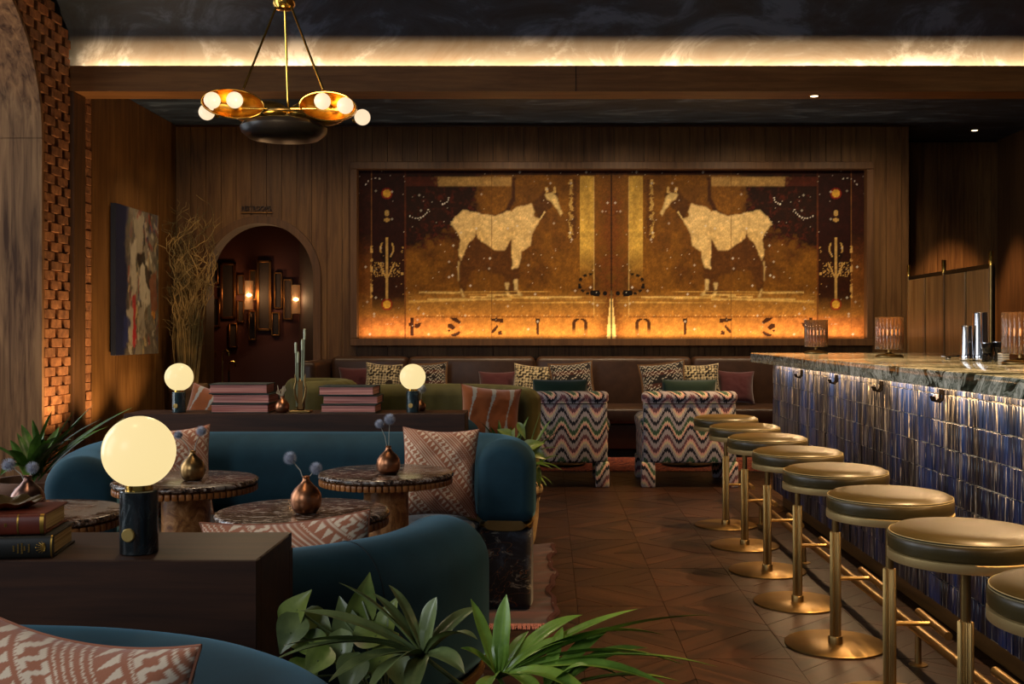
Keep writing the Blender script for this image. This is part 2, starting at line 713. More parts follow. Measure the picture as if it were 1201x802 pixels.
# recessed wall on the right
YR = 13.5
wr2 = struct('wall_back_right', MB().box((XRW, YR + .03, 0), (5.7, YR + .2, ZA)), DARK)
x = XRW + 0.015
while x < 5.69:
    link('plank', MB().box((x + .002, YR, 0), (min(x + .168, 5.7) - .002, YR + .03, ZA - .02)).mesh('plank', W_BACK), wr2)
    x += .168
struct('wall_return', MB().box((XRW - .02, YB + .03, 0), (XRW, YR + .1, ZA)), W_TRIM)
struct('wall_right', MB().box((5.6, -3.5, 0), (5.75, YR, 4.7)), W_TRIM)

# ---- hallway beyond the arch
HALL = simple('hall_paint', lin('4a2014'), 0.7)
YH = 14.5
struct('wall_hall_back', MB().box((-4.9, YH, 0), (-2.0, YH + .1, ZA)), HALL)
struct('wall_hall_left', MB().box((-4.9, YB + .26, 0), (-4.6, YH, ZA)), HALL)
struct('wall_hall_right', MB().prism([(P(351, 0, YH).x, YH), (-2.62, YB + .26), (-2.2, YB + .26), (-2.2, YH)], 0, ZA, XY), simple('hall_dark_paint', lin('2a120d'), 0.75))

# ================================================================== BAR
XF, XS, YE = 1.70, 1.56, 8.18
ZT, ZTB = 1.144, 1.073
bar = thing('bar_counter', 'long bar front clad in slim vertical midnight blue glazed tiles', 'bar', (XF + .6, 5.0, 0))
part('body', MB().box((XF + .025, 1.0, 0.10), (3.1, YE - .02, ZTB - .002)), DARK, bar, False, world=True)
part('plinth', MB().rbox((XF + .06, 1.0, 0.0), (3.08, YE - .05, 0.115), 0.004, 1), wood('plinth_wood', lin('4d3318'), lin('75522b'), 'y', 0.35), bar, False, world=True)
part('grout', MB().box((XF + .008, 1.0, 0.112), (XF + .03, YE, ZTB - .002)), simple('pale_grout', lin('d6c3a2'), 0.8), bar, False, world=True)
part('end_panel', MB().rbox((XF, YE - .02, 0.112), (3.1, YE + .004, ZTB - .002), 0.003, 1), W_FRAME, bar, False, world=True)
TG = M('blue_glaze').set(rough=0.3, spec=0.45)
_v = TG.pos((1, 120, 3.0))
_n = TG.noise(_v, 1.0, 4, 0.7, 0.4)
_n2 = TG.noise(TG.pos((1, 7, 1.5)), 1.0, 3, 0.6)
_base = TG.ramp(_n2, [(0.38, lin('0a0d17')), (0.5, lin('101b34')), (0.62, lin('192f60'))])
_st = TG.ramp(_n, [(0.56, (0, 0, 0)), (0.61, (.2, .2, .2)), (0.66, (.95, .95, .95))])
TG.col(TG.mix(_st, _base, lin('cfc2ae')))
TG.bump(_n, 0.25, 0.003)
TG = TG.m
tiles = {}
rest = MB()
allt = []
ROW = 0.1145
for r in range(9):
    z0 = 0.114 + r * ROW
    z1 = z0 + ROW
    if r == 8:
        z1 = ZTB - .004
    y = 1.0
    while y < YE - .012:
        wdt = random.choice((.020, .026, .032, .038, .044))
        y1 = min(y + wdt, YE)
        allt.append((y, y1, z0, z1))
        y = y1
vis = [t for t in allt if t[0] > 3.78]
vis.sort(key=lambda t: t[0] - 12 * (t[1] - t[0]))
chosen = set(vis[:298])
for t in allt:
    y, y1, z0, z1 = t
    d = random.uniform(0, 0.004)
    g = 0.0013
    wz = random.uniform(-.0015, .0015)
    if t in chosen:
        key = (round(y1 - y, 4), round(z1 - z0, 4))
        if key not in tiles:
            a, b = key[0] / 2 - g, key[1] / 2 - g * 1.7
            tiles[key] = MB().rbox((0, -a, -b), (.014, a, b), .0022, 1).mesh('tile', TG, True)
        o = link('tile', tiles[key], bar)
        o.location = Vector((XF - d, (y + y1) / 2, (z0 + z1) / 2 + wz)) - bar.location
        o.rotation_euler = (0, 0, random.uniform(-.03, .03))
    else:
        rest.box((XF - d, y + g, z0 + g * 1.7 + wz), (XF + .012, y1 - g, z1 - g * 1.7 + wz))
o = part('tiling', rest, TG, bar, False, world=True)
o['kind'] = 'stuff'
MBLK = matte_black()
# double bag hooks under the slab
for hx in (941, 982, 1035, 1106):
    yy = XF * F / (hx - VX)
    m = MB()
    for s in (-.018, .018):
        m.tube([(XF - .004, yy + s, 1.045), (XF - .006, yy + s, 1.012), (XF - .02, yy + s, 0.998), (XF - .04, yy + s, 1.004), (XF - .046, yy + s, 1.022)], .006, 6)
    m.box((XF - .008, yy - .028, 1.03), (XF, yy + .028, 1.05))
    part('bag_hook', m, MBLK, bar, world=True, label='black double hook')
light('AREA', 'bar_led', (XF - .05, 4.6, ZTB - .004), None, 46, (1, .64, .32), .02, 7.0).rotation_euler = (0, math.radians(-24), 0)

# marble slab
MR = M('green_marble').set(rough=0.12, spec=0.6)
_v = MR.pos((1, 1, 1))
_d = MR.noise(_v, 1.7, 4, 0.6, 0.6, out=1)
_vm = MR.n('ShaderNodeVectorMath', _operation='MULTIPLY_ADD')
MR.l(_d, _vm.inputs[0])
_vm.inputs[1].default_value = (1.6, 1.6, 1.6)
MR.l(_v, _vm.inputs[2])
_n = MR.noise(_vm.outputs[0], 2.6, 7, 0.6, 1.4)
_c = MR.ramp(_n, [(0.36, lin('23261c')), (0.43, lin('4a4f40')), (0.46, lin('b5b6a4')), (0.50, lin('565a4a')), (0.55, lin('dcd9c6')), (0.60, lin('7a7c6c')), (0.66, lin('e6e2d0'))])
MR.col(_c)
MARBLE_G = MR.m
slab = tag(link('bar_countertop', MB().rbox((XS, 0.9, ZTB), (3.45, 8.36, ZT), .006, 2).mesh('bar_countertop', MARBLE_G, True, 30)),
           'thick green and cream veined marble slab on top of the bar', 'countertop')

# foot rail
rail = thing('foot_rail', 'brass foot rail on floor posts along the blue tiled bar', 'rail', (1.442, 5, 0))
part('rail_tube', MB().tube([(1.442, 1.2, .135), (1.442, 7.95, .135)], .019, 14), BRASS, rail, world=True)
for yy in (2.1, 4.22, 6.1, 7.35):
    m = MB().lathe([(.036, 0), (.036, .004), (.013, .007), (.011, .12)], 16, (1.442, yy, 0))
    part('post', m, BRASS, rail, world=True)

# bar stools
def stool(label):
    t = thing('bar_stool', label, 'stool', group='green leather stools along the bar')
    R = 0.215
    cp = [(1e-5, .672), (R - .008, .672), (R - .001, .678), (R, .690), (R + .001, .705), (R - .002, .716), (R - .006, .7195), (R - .003, .7215), (R - .008, .726), (R - .022, .734), (R - .05, .739), (R - .1, .741), (1e-5, .742)]
    c = part('cushion', MB().lathe(cp, 56), STOOLL, t)
    m = MB()
    for zr, rr in ((.7175, R - .0035), (.7235, R - .0045)):
        m.tube([(rr * math.cos(a * PI / 32), rr * math.sin(a * PI / 32), zr) for a in range(65)], .0013, 5, False)
    part('stitching', m, simple('tan_thread', lin('9b8c64'), 0.7) if 'tan_thread' not in bpy.data.materials else bpy.data.materials['tan_thread'], c)
    part('seat_ring', MB().lathe([(R - .02, .645), (R - .0005, .645), (R + .001, .647), (R + .001, .670), (R - .002, .672), (R - .02, .672)], 56), RINGB, t)
    part('seat_plate', MB().lathe([(.03, .640), (.07, .644), (R - .018, .650), (R - .018, .668), (.03, .668)], 40), BRASS, t)
    part('post', MB().lathe([(.0145, .44), (.0145, .625), (.020, .625), (.020, .642)], 20), BRASS, t)
    part('sleeve', MB().lathe([(.0215, .02), (.0215, .466), (.019, .469), (.014, .469)], 96, flute=.055, nf=24), BRASS, t)
    part('collar', MB().lathe([(.029, .008), (.029, .036), (.027, .039), (.02, .039)], 28), BRASS, t)
    part('base_plate', MB().lathe([(.205, 0), (.2075, .002), (.2075, .007), (.205, .009), (1e-5, .009)], 64), BRASS, t)
    fr = part('footrest', MB().tube([(.015, 0, .276), (.15, 0, .276)], .0085, 12), BRASS, t)
    part('foot_bar', MB().tube([(.15, -.16, .276), (.15, .16, .276)], .0145, 14), BRASS, fr)
    return t


SX = 1.196
ords = ['first', 'second', 'third', 'fourth', 'fifth', 'sixth', 'seventh', 'eighth']
st0 = None
for i in range(8):
    d = 7.29 - i * 0.699
    lab = 'green leather and brass bar stool, %s along the bar counting from the patterned armchairs' % ords[i]
    if st0 is None:
        st0 = stool(lab)
        st0.location = (SX, d, 0)
        st0.rotation_euler.z = 0.02
    else:
        dup(st0, (SX + random.uniform(-.006, .006), d, 0), random.uniform(-.05, .05), lab)

# fluted glass lamps on the bar
AMB = M('amber_glass').set(color=lin('f0bd86'), rough=0.03, trans=0.82, ior=1.5, spec=1.0)
AMB = AMB.m


def flute_lamp(label, x, y):
    t = thing('table_lamp', label, 'lamp', (x, y, ZT), group='fluted glass lamps on the bar')
    part('base', MB().lathe([(.083, 0), (.087, .004), (.087, .009), (.07, .016), (.03, .022), (.012, .03), (.012, .045)], 36), BRASS, t)
    part('stem', MB().tube([(0, 0, .04), (0, 0, .17)], .006, 10), BRASS, t)
    sh = part('shade', MB().lathe([(.05, .048), (.05, .052)], 24), BRASS, t)
    for k in range(22):
        a = 2 * PI * k / 22
        m = MB().lathe([(.0112, .05), (.0118, .053), (.0118, .245), (.009, .251)], 10, (.076 * math.cos(a), .076 * math.sin(a), 0))
        part('glass_rod', m, AMB, sh)
    em = M('amber_bulb').set(color=(1, .8, .5), emit=(1.0, .55, .22), emits=1.5).m
    part('bulb', MB().sphere((0, 0, .15), .018, 14, 8), em, t)
    return t


flute_lamp('amber fluted glass table lamp standing at the far end of the bar top', P(956, 0, 8.15).x, 8.12)
flute_lamp('amber fluted glass table lamp in front of the wood panel screen', P(1043, 0, 6.8).x, 6.8)
flute_lamp('amber fluted glass table lamp right beside the steel shakers', P(1197, 0, 5.25).x, 5.25)
STEEL = simple('polished_steel', (.62, .62, .64), 0.12, 1.0)
for px, hh, rb, rt, lab in ((1134, .19, .034, .026, 'shorter polished steel shaker tin on the bar top'), (1149.5, .262, .042, .034, 'tall polished steel shaker tin on the bar top')):
    d = 5.85
    t = thing('shaker_tin', lab, 'shaker', (P(px, 0, d).x, d, ZT))
    part('cup', MB().lathe([(rb - .004, 0), (rb, .004), (rb - .002, .05), (rt + .002, hh - .006), (rt + .003, hh), (rt - .001, hh)], 36), STEEL, t)
    part('base_band', MB().lathe([(rb + .0005, .004), (rb + .0012, .006), (rb + .0012, .03), (rb + .0003, .032)], 36), STEEL, t)
DGL = M('smoked_glass').set(color=lin('4a4a4c'), rough=0.04, trans=0.85, ior=1.5).m
for px, hh, r0, lab in ((1157.5, .10, .028, 'small smoked cut glass tumbler beside the tall shaker'), (1171, .105, .026, 'smoked cut glass tumbler between shaker and amber lamp')):
    d = 5.72
    t = thing('tumbler', lab, 'glass', (P(px, 0, d).x, d, ZT))
    part('bowl', MB().lathe([(r0 * .8, 0), (r0, .01), (r0 * .8, .045), (r0 * 1.02, .075), (r0 * 1.05, hh), (r0 * .95, hh), (r0 * .7, .05), (1e-5, .02)], 12), DGL, t, False)
    part('rim', MB().lathe([(r0 * 1.055, hh - .004), (r0 * 1.06, hh), (r0 * .94, hh + .001)], 24), STEEL, t)
t = thing('napkin_stack', 'small stack of white napkins next to the amber lamp', 'napkins', (P(1177, 0, 5.6).x, 5.6, ZT))
for k in range(4):
    part('napkin', MB().rbox((-.02, -.03, k * .012), (.02, .03, k * .012 + .011), .003, 1), simple('white_paper', lin('d9d2c4'), .8) if k == 0 else bpy.data.materials['white_paper'], t)
for i, (px, rz, lab) in enumerate(((1112, 1.2, 'dark metal serving tongs lying on the bar top'), (1121, .5, 'dark bar knife lying across the tongs on the bar top'))):
    t = thing('bar_tool', lab, 'utensil', (P(px, 0, 6.3).x, 6.3, ZT + .012 * i), rz)
    part('blade', MB().rbox((-.11, -.012, 0.0), (.02, .012, .008), .003, 1), STEEL, t)
    part('handle', MB().rbox((.02, -.014, 0.0), (.12, .014, .012), .005, 2), BLACKM, t)

# folding wood screen with brass posts behind the bar
scr = thing('folding_screen', 'four panel wooden screen with brass posts behind the bar', 'screen', (3.87, 10.5, 0))
SCW = [wood('screen_veneer', lin('8a6236'), lin('bb9058'), 'z', 0.35, .7, .03, .6, obj=False)]
yL, yR = 11.62, 9.46
zt = P(0, 313, yR).z
part('rail', MB().box((3.86, yR, zt - .005), (3.90, yL, zt + .03)), BLACKM, scr, False, world=True)
part('back_board', MB().box((3.885, yR, 0.05), (3.905, yL, zt)), DARK, scr, False, world=True)
for k in range(4):
    a = yR + (yL - yR) * k / 4
    b = yR + (yL - yR) * (k + 1) / 4
    part('panel', MB().rbox((3.855, a + .022, .06), (3.885, b - .022, zt - .01), .004, 1), SCW[0], scr, False, world=True)
for yy, zz in ((yL, P(0, 311, yL).z), ((yL + yR) / 2 + .05, P(0, 304, 10.45).z), (yR, P(0, 295, yR).z)):
    part('post', MB().tube([(3.87, yy, 0), (3.87, yy, zz)], .018, 14), BRASS, scr, world=True)
    part('post_cap', MB().lathe([(.021, -.12), (.021, 0), (.018, .004), (1e-5, .004)], 14, (3.87, yy, zz)), BRASS_L, scr, world=True)

# ================================================================== MURAL


def vnoise(h, w_, cell, octs=4, seed=0, sx=1.0, sy=1.0, pers=0.5):
    r = np.random.default_rng(seed)
    out = np.zeros((h, w_))
    amp, tot = 1.0, 0.0
    for o in range(octs):
        cx, cy = max(1.0, cell * sx / 2 ** o), max(1.0, cell * sy / 2 ** o)
        gw, gh = int(w_ / cx) + 3, int(h / cy) + 3
        g = r.random((gh, gw))
        ys, xs = np.arange(h) / cy, np.arange(w_) / cx
        y0, x0 = ys.astype(int), xs.astype(int)
        fy, fx = (ys - y0)[:, None], (xs - x0)[None, :]
        fy, fx = fy * fy * (3 - 2 * fy), fx * fx * (3 - 2 * fx)
        a = g[np.ix_(y0, x0)] * (1 - fx) + g[np.ix_(y0, x0 + 1)] * fx
        b = g[np.ix_(y0 + 1, x0)] * (1 - fx) + g[np.ix_(y0 + 1, x0 + 1)] * fx
        out += amp * (a * (1 - fy) + b * fy)
        tot += amp
        amp *= pers
    return out / tot


def pmask(h, w_, poly, jit=None, amp=0.0):
    yy, xx = np.mgrid[0:h, 0:w_].astype(float)
    if jit is not None:
        xx = xx + (jit - 0.5) * amp
        yy = yy + (np.roll(jit, 17, 1) - 0.5) * amp
    ins = np.zeros((h, w_), bool)
    n = len(poly)
    for i in range(n):
        x1, y1 = poly[i]
        x2, y2 = poly[(i + 1) % n]
        c = (y1 > yy) != (y2 > yy)
        with np.errstate(divide='ignore', invalid='ignore'):
            xi = (x2 - x1) * (yy - y1) / ((y2 - y1) if y2 != y1 else 1e-9) + x1
        ins ^= c & (xx < xi)
    return ins.astype(float)


def soft(m, k):
    for _ in range(k):
        m = (m + np.roll(m, 1, 0) + np.roll(m, -1, 0) + np.roll(m, 1, 1) + np.roll(m, -1, 1)) / 5
    return m


def paint(img, mask, colr, a=1.0):
    k = (np.clip(mask, 0, 1) * a)[..., None]
    return img * (1 - k) + np.array(colr) * k


def mural_half():
    h, w_ = 198, 297
    yy, xx = np.mgrid[0:h, 0:w_].astype(float)
    nb_ = vnoise(h, w_, 40, 5, 1, pers=.6)
    nf = vnoise(h, w_, 5, 3, 2, pers=.8)
    ng = np.random.default_rng(3).random((h, w_))
    img = np.zeros((h, w_, 3)) + np.array(lin('6f4612'))
    img = paint(img, np.clip((nb_ - .45) * 4, 0, 1), lin('4f2c0b'), .8)
    # brighter floor zone, orange band at the foot
    img = paint(img, np.clip((yy - 140) / 12, 0, 1), lin('96682a'), .9)
    img = paint(img, np.clip((yy - 158) / 14, 0, 1), lin('b87c34'), .9)
    img = paint(img, np.clip((yy - 168) / 6, 0, 1) * np.clip((170 - xx) / 120, 0.1, 1), lin('bd7038'), .75)
    # darkness at the upper left with ragged edge
    edge = 112 + (nb_ - .5) * 90 - np.clip((yy - 75) * 1.7, -40, 400)
    dk = np.clip((edge - xx + (nf - .5) * 34) / 20, 0, 1)
    dk *= np.clip((120 - yy + (nb_ - .5) * 60) / 30, 0, 1)
    img = paint(img, dk, lin('1c0502'), .97)
    img = paint(img, dk * np.clip((nf - .55) * 5, 0, 1), lin('4a1608'), .6)
    # left ornament panel, dark red
    pan = ((xx > 15) & (xx < 54)) * np.clip((178 - yy) / 30, 0, 1)
    img = paint(img, pan, lin('240703'), .93)
    img = paint(img, ((xx <= 15) * np.clip((yy - 70) / 40, 0, 1) * np.clip((185 - yy) / 30, 0, 1)), lin('6a3b17'), .6)
    img = paint(img, ((xx <= 15) & (yy < 75)) * 1.0, lin('2c0d05'), .9)
    img = paint(img, (yy < 6) * 1.0, lin('260a04'), .9)
    # pale bands
    bandn = vnoise(h, w_, 10, 4, 5, 3, .5)
    b1 = ((yy > 7) & (yy < 19) & (xx > 92 + (nf - .5) * 22) & (xx < 180)) * 1.0
    img = paint(img, soft(b1, 1) * (0.6 + .4 * bandn), lin('b08a4e'), 1)
    img = paint(img, ((yy > 7) & (yy < 19) & (xx > 55) & (xx <= 92)) * 1.0, lin('52200e'), .7)
    colv = ((xx > 259) & (xx < 276) & (yy > 6)) * np.clip((128 - yy) / 40, 0, 1)
    img = paint(img, colv * (0.55 + .6 * vnoise(h, w_, 14, 4, 6, .4, 2)), lin('b7923f'), 1)
    dr = ((np.abs(xx - 253 - (nf - .5) * 6) < 2.2) & (yy > 10) & (yy < 80)) * 1.0
    img = paint(img, dr, lin('4d2a0c'), .8)
    img = paint(img, np.roll(dr, -4, 1) * (nf > .45), lin('b59350'), .8)
    # dark curtain curve over the back
    cv = ((yy < 62) & (xx > 130) & (xx < 258) & (yy > 19)) * np.clip((xx - 170) / 30, 0, 1)
    img = paint(img, soft(cv, 3) * np.clip((nb_ - .3) * 3, 0, 1), lin('4d2d0e'), .75)
    hang = [(180, 8), (184, 8), (183, 36), (176, 50), (160, 56), (150, 52), (164, 52), (174, 44), (179, 32)]
    img = paint(img, soft(pmask(h, w_, hang, nf, 3), 1), lin('37190a'), .9)
    # horse
    k = lambda pts: [(410 + a / 3.487 - 421, 180 + b / 3.487 - 200) for a, b in pts]
    neck = k([(752, 205), (800, 150), (850, 160), (858, 200), (800, 240), (775, 272), (760, 235)])
    img = paint(img, soft(pmask(h, w_, neck, nf, 4), 2), lin('42240a'), .85)
    legs = k([(455, 400), (490, 365), (530, 345), (600, 395), (640, 398), (662, 345), (700, 400), (697, 470), (688, 575), (640, 575), (632, 500), (560, 480), (500, 480), (470, 575), (448, 540)])
    img = paint(img, soft(pmask(h, w_, legs, nf, 3), 2), lin('4a290c'), .8)
    body = k([(465, 232), (520, 240), (560, 252), (600, 254), (625, 247), (640, 235), (665, 240), (682, 222), (705, 218), (745, 205), (758, 240), (752, 262), (782, 268), (745, 330), (742, 375), (705, 400), (698, 440), (690, 470), (665, 472), (668, 430), (662, 345), (650, 370), (635, 398), (600, 395), (560, 370), (528, 348), (519, 312), (510, 345), (487, 365), (470, 410), (455, 440), (445, 395), (457, 350), (440, 318), (412, 290), (432, 262)])
    bm_ = soft(pmask(h, w_, body, nf, 3), 1)
    img = paint(img, bm_, lin('d0b075'), 1)
    img = paint(img, bm_ * np.clip((nb_ - .5) * 3, 0, 1), lin('b38d4a'), .6)
    head = k([(798, 166), (830, 160), (850, 178), (858, 212), (872, 244), (864, 256), (850, 228), (838, 214), (826, 196), (808, 186)])
    img = paint(img, soft(pmask(h, w_, head), 1), lin('c9ab6e'), 1)
    for e in ([(803, 162), (801, 140), (808, 134), (815, 158)], [(832, 160), (838, 134), (846, 140), (846, 162)]):
        img = paint(img, pmask(h, w_, k(e)), lin('bf9a58'), 1)
    img = paint(img, pmask(h, w_, k([(798, 236), (803, 240), (782, 272), (776, 270)])), lin('c9ab6e'), 1)
    for s in ([(637, 528), (653, 528), (650, 560), (640, 558)], [(671, 515), (689, 515), (690, 558), (676, 558)],
              [(640, 568), (652, 568), (664, 586), (652, 586)], [(684, 560), (694, 560), (708, 580), (694, 582)], [(452, 552), (458, 552), (472, 588), (462, 588)], [(444, 440), (449, 440), (448, 520), (444, 520)]):
        img = paint(img, soft(pmask(h, w_, k(s), nf, 2), 1), lin('c9ab6e'), .85)
    # streaks on the ground
    stn = vnoise(h, w_, 26, 3, 9, 4, .12, .7)
    img = paint(img, ((yy > 141) & (yy < 156) & (xx > 58)) * np.clip((stn - .55) * 7, 0, 1), lin('caa052'), .8)
    for y0, a0, a1 in ((143, 70, 120), (146, 150, 190), (148.5, 195, 262), (151, 80, 180), (148, 130, 160)):
        img = paint(img, np.exp(-((yy - y0 - (nf - .5) * 2) ** 2) / .8) * (xx > a0) * (xx < a1), lin('d6b46a'), .8)
    # fine print lines
    img = paint(img, (np.abs(xx - 15) < .7) * 1.0, lin('8a5a2a'), .6)
    img = paint(img, (np.abs(xx - 54.5) < .7) * 1.0, lin('5b2b12'), .7)
    img = paint(img, (np.abs(xx - 156) < .6) * 1.0, lin('5b3813'), .6)
    img = paint(img, (np.abs(xx - 276) < .7) * (yy > 7) * (yy < 172), lin('d7b56a'), .6)
    img = paint(img, (np.abs(yy - 171.5) < .8) * (xx > 66) * (xx < 277) * (ng > .35), lin('6d3c14'), .75)
    img = paint(img, (np.abs(yy - 170) < 1) * (xx > 66) * (ng > .86), lin('e0be82'), .8)
    # ornament column
    ox = 33
    orn = np.zeros((h, w_))
    dx = np.abs(xx - ox)
    orn = np.maximum(orn, (dx < 1.2) * (yy > 78) * (yy < 158))
    orn = np.maximum(orn, ((dx / 2.6) ** 2 + ((yy - 50) / 4) ** 2 < 1) * 1.0)
    orn = np.maximum(orn, ((dx / 3.6) ** 2 + ((yy - 58) / 2.4) ** 2 < 1) * 1.0)
    orn = np.maximum(orn, ((np.abs(dx - (5 + 2.6 * np.sin((yy - 84) / 5.0))) < 1.0) & (yy > 84) & (yy < 104)) * (nf > .4))
    orn = np.maximum(orn, ((np.abs(dx - np.clip((128 - yy) * .45, 1, 9)) < 1.0) & (yy > 108) & (yy < 130)) * 1.0)
    orn = np.maximum(orn, ((np.abs(yy - 116) < 9) & (dx < 16) & (ng > .78) & (dx > 3)) * 1.0)
    orn = np.maximum(orn, ((np.abs(dx - 18) < 2.0) & (yy > 88) & (yy < 150) & (nf > .58)) * 1.0)
    img = paint(img, ((dx < np.clip(8 - np.abs(yy - 100) * .55, 0, 8)) & (yy > 84) & (yy < 118)) * 1.0, lin('1a0803'), .9)
    img = paint(img, orn, lin('b58f4e'), .9)
    for (yo, ht) in ((27, 4.5), (157, 5)):
        img = paint(img, ((dx / 6.5) ** 2 + ((yy - yo) / (ht + 2)) ** 2 < 1) * 1.0, lin('8a1a10'), .7)
        img = paint(img, ((dx / 4.6) ** 2 + ((yy - yo) / ht) ** 2 < 1) * 1.0, lin('c99a35'), 1)
    # centre seam, dark splashes and light flames
    sd = np.clip((18 - np.abs(xx - 297) + (nf - .5) * 24) / 14, 0, 1) * (nf > .38)
    img = paint(img, sd * np.clip((yy - 6) / 30, .3, 1), lin('5a2d0c'), .8)
    img = paint(img, ((297 - xx) < np.clip((yy - 130) * .10, 0, 6)) * (yy > 130), lin('e9c87c'), .9)
    img = paint(img, (xx > 295.6) * 1.0, lin('2c1506'), .9)
    # black dotted loop with blob
    a = np.arctan2(yy - 133, xx - 272)
    rr = np.hypot((xx - 272) / 13, (yy - 133) / 11.5)
    loop = (np.abs(rr - 1) < .13) & (np.sin(a * 11) > -.3) & ~((a > -1.2) & (a < .9))
    img = paint(img, loop * 1.0, lin('0d0704'), .95)
    for cx, cy, r_ in ((279, 144, 4.6), (275, 143.5, 4), (289, 144, 2.6), (259.5, 137, 2.3)):
        img = paint(img, (np.hypot(xx - cx, (yy - cy) * 1.15) < r_) * 1.0, lin('0d0704'), 1)
    # stencil numerals 4 3 2 1 0
    INK = lin('240805')
    q = lambda pts: [(a / 3.487 - 11, b / 3.487 - 20) for a, b in pts]
    shapes = [q([(251, 672), (264, 672), (262, 745), (249, 745)]), q([(243, 692), (252, 692), (252, 706), (243, 706)]),
              q([(266, 694), (293, 692), (290, 708), (276, 716), (266, 712)]),
              q([(412, 672), (440, 670), (456, 690), (452, 698), (440, 692), (424, 684)]), q([(402, 698), (416, 694), (432, 712), (424, 722), (402, 712)]),
              q([(404, 722), (414, 718), (414, 728), (406, 732)]), q([(416, 738), (440, 732), (452, 724), (452, 738), (436, 748), (420, 748)]),
              q([(578, 673), (628, 673), (628, 694), (608, 688), (580, 685)]), q([(604, 700), (612, 706), (590, 734), (580, 734), (584, 722)]), q([(610, 726), (624, 724), (626, 740), (606, 742)]),
              q([(762, 673), (778, 673), (776, 740), (764, 740), (764, 700)])]
    for s in shapes:
        img = paint(img, pmask(h, w_, s, nf, 1.2), INK, .93)
    zx, zy = xx - 259.5, yy - 179.5
    zr = np.hypot(zx / 8, np.minimum(zy, 0) / 7.2 if False else np.where(zy < 0, zy / 6.5, 0))
    ring = (np.abs(np.hypot(zx / 7.0, np.where(zy < 0, zy / 5.5, 0)) - 1) < .27) & (yy > 173) & (yy < 193) & (np.abs(zx) > 1.1)
    img = paint(img, ring * np.clip((194 - yy) / 10, 0, 1), INK, .93)
    # grime and white specks
    img *= (0.50 + .75 * ng * nf + .55 * nf * nf + .25 * vnoise(h, w_, 3, 2, 77))[..., None]
    r = np.random.default_rng(11)
    for _ in range(170):
        cx, cy = r.integers(0, w_), r.integers(0, h)
        s = r.choice([.6, .6, .8, 1.1])
        img = paint(img, (np.hypot(xx - cx, yy - cy) < s) * 1.0, lin('cfc4b2'), r.uniform(.4, .9))
    for a0, a1, n_, cx, cy, rad in ((0.3, 2.4, 9, 68, 42, 14), (3.6, 5.4, 5, 20, 22, 13), (.2, 1.6, 5, 96, 30, 10)):
        for i in range(n_):
            t = a0 + (a1 - a0) * i / n_
            img = paint(img, (np.hypot(xx - cx - rad * math.cos(t), yy - cy - rad * math.sin(t)) < .9) * 1.0, lin('e0d6c6'), .9)
    return np.clip(img, 0, 1)


half = mural_half()
full = np.concatenate([half, half[:, ::-1]], axis=1)
MX0, MZ0 = P(421, 397, YB).x, P(0, 397, YB).z
MX1, MZ1 = P(1013, 200, YB).x, P(0, 200, YB).z


def picture(img, x0, x1, z0, z1, y, rough_mat, name):
    h, w_, _ = img.shape
    X, Z = np.linspace(x0, x1, w_), np.linspace(z1, z0, h)
    gx, gz = np.meshgrid(X, Z)
    v = np.stack([gx, np.full_like(gx, y), gz], -1).reshape(-1, 3)
    idx = np.arange(h * w_).reshape(h, w_)
    f = np.stack([idx[1:, :-1], idx[1:, 1:], idx[:-1, 1:], idx[:-1, :-1]], -1).reshape(-1, 4)
    me = bpy.data.meshes.new(name)
    me.from_pydata(v.tolist(), [], f.tolist())
    a = me.color_attributes.new('Col', 'FLOAT_COLOR', 'POINT')
    arr = np.ones((h * w_, 4), np.float32)
    arr[:, :3] = img.reshape(-1, 3)
    a.data.foreach_set('color', arr.ravel())
    me.materials.append(rough_mat)
    return me


mur = thing('wall_mural', 'huge mirrored sepia horse mural in a walnut frame above the banquette', 'mural', ((MX0 + MX1) / 2, YB, MZ0))
o = link('canvas', picture(full, MX0 - mur.location.x, MX1 - mur.location.x, 0, MZ1 - MZ0, -.012, vcol('mural_print', .6, .12), 'canvas'), mur)
part('backing', MB().box((MX0, YB - .010, MZ0), (MX1, YB, MZ1)), DARK, mur, False, world=True)
FW = 0.082
FY0, FY1 = YB - .13, YB - .002
for lo, hi, nm in (((MX0 - FW, MZ1), (MX1 + FW, MZ1 + FW), 't'), ((MX0 - FW, MZ0 - FW), (MX1 + FW, MZ0), 'b'), ((MX0 - FW, MZ0), (MX0, MZ1), 'l'), ((MX1, MZ0), (MX1 + FW, MZ1), 'r')):
    part('frame_rail', MB().rbox((lo[0], FY0, lo[1]), (hi[0], FY1, hi[1]), .005, 1), W_TRIM, mur, False, world=True)
light('AREA', 'mural_strip', ((MX0 + MX1) / 2, YB - .105, MZ0 + .008), None, 20, (1.0, .70, .42), MX1 - MX0 - .1, .04).rotation_euler = (PI, 0, 0)

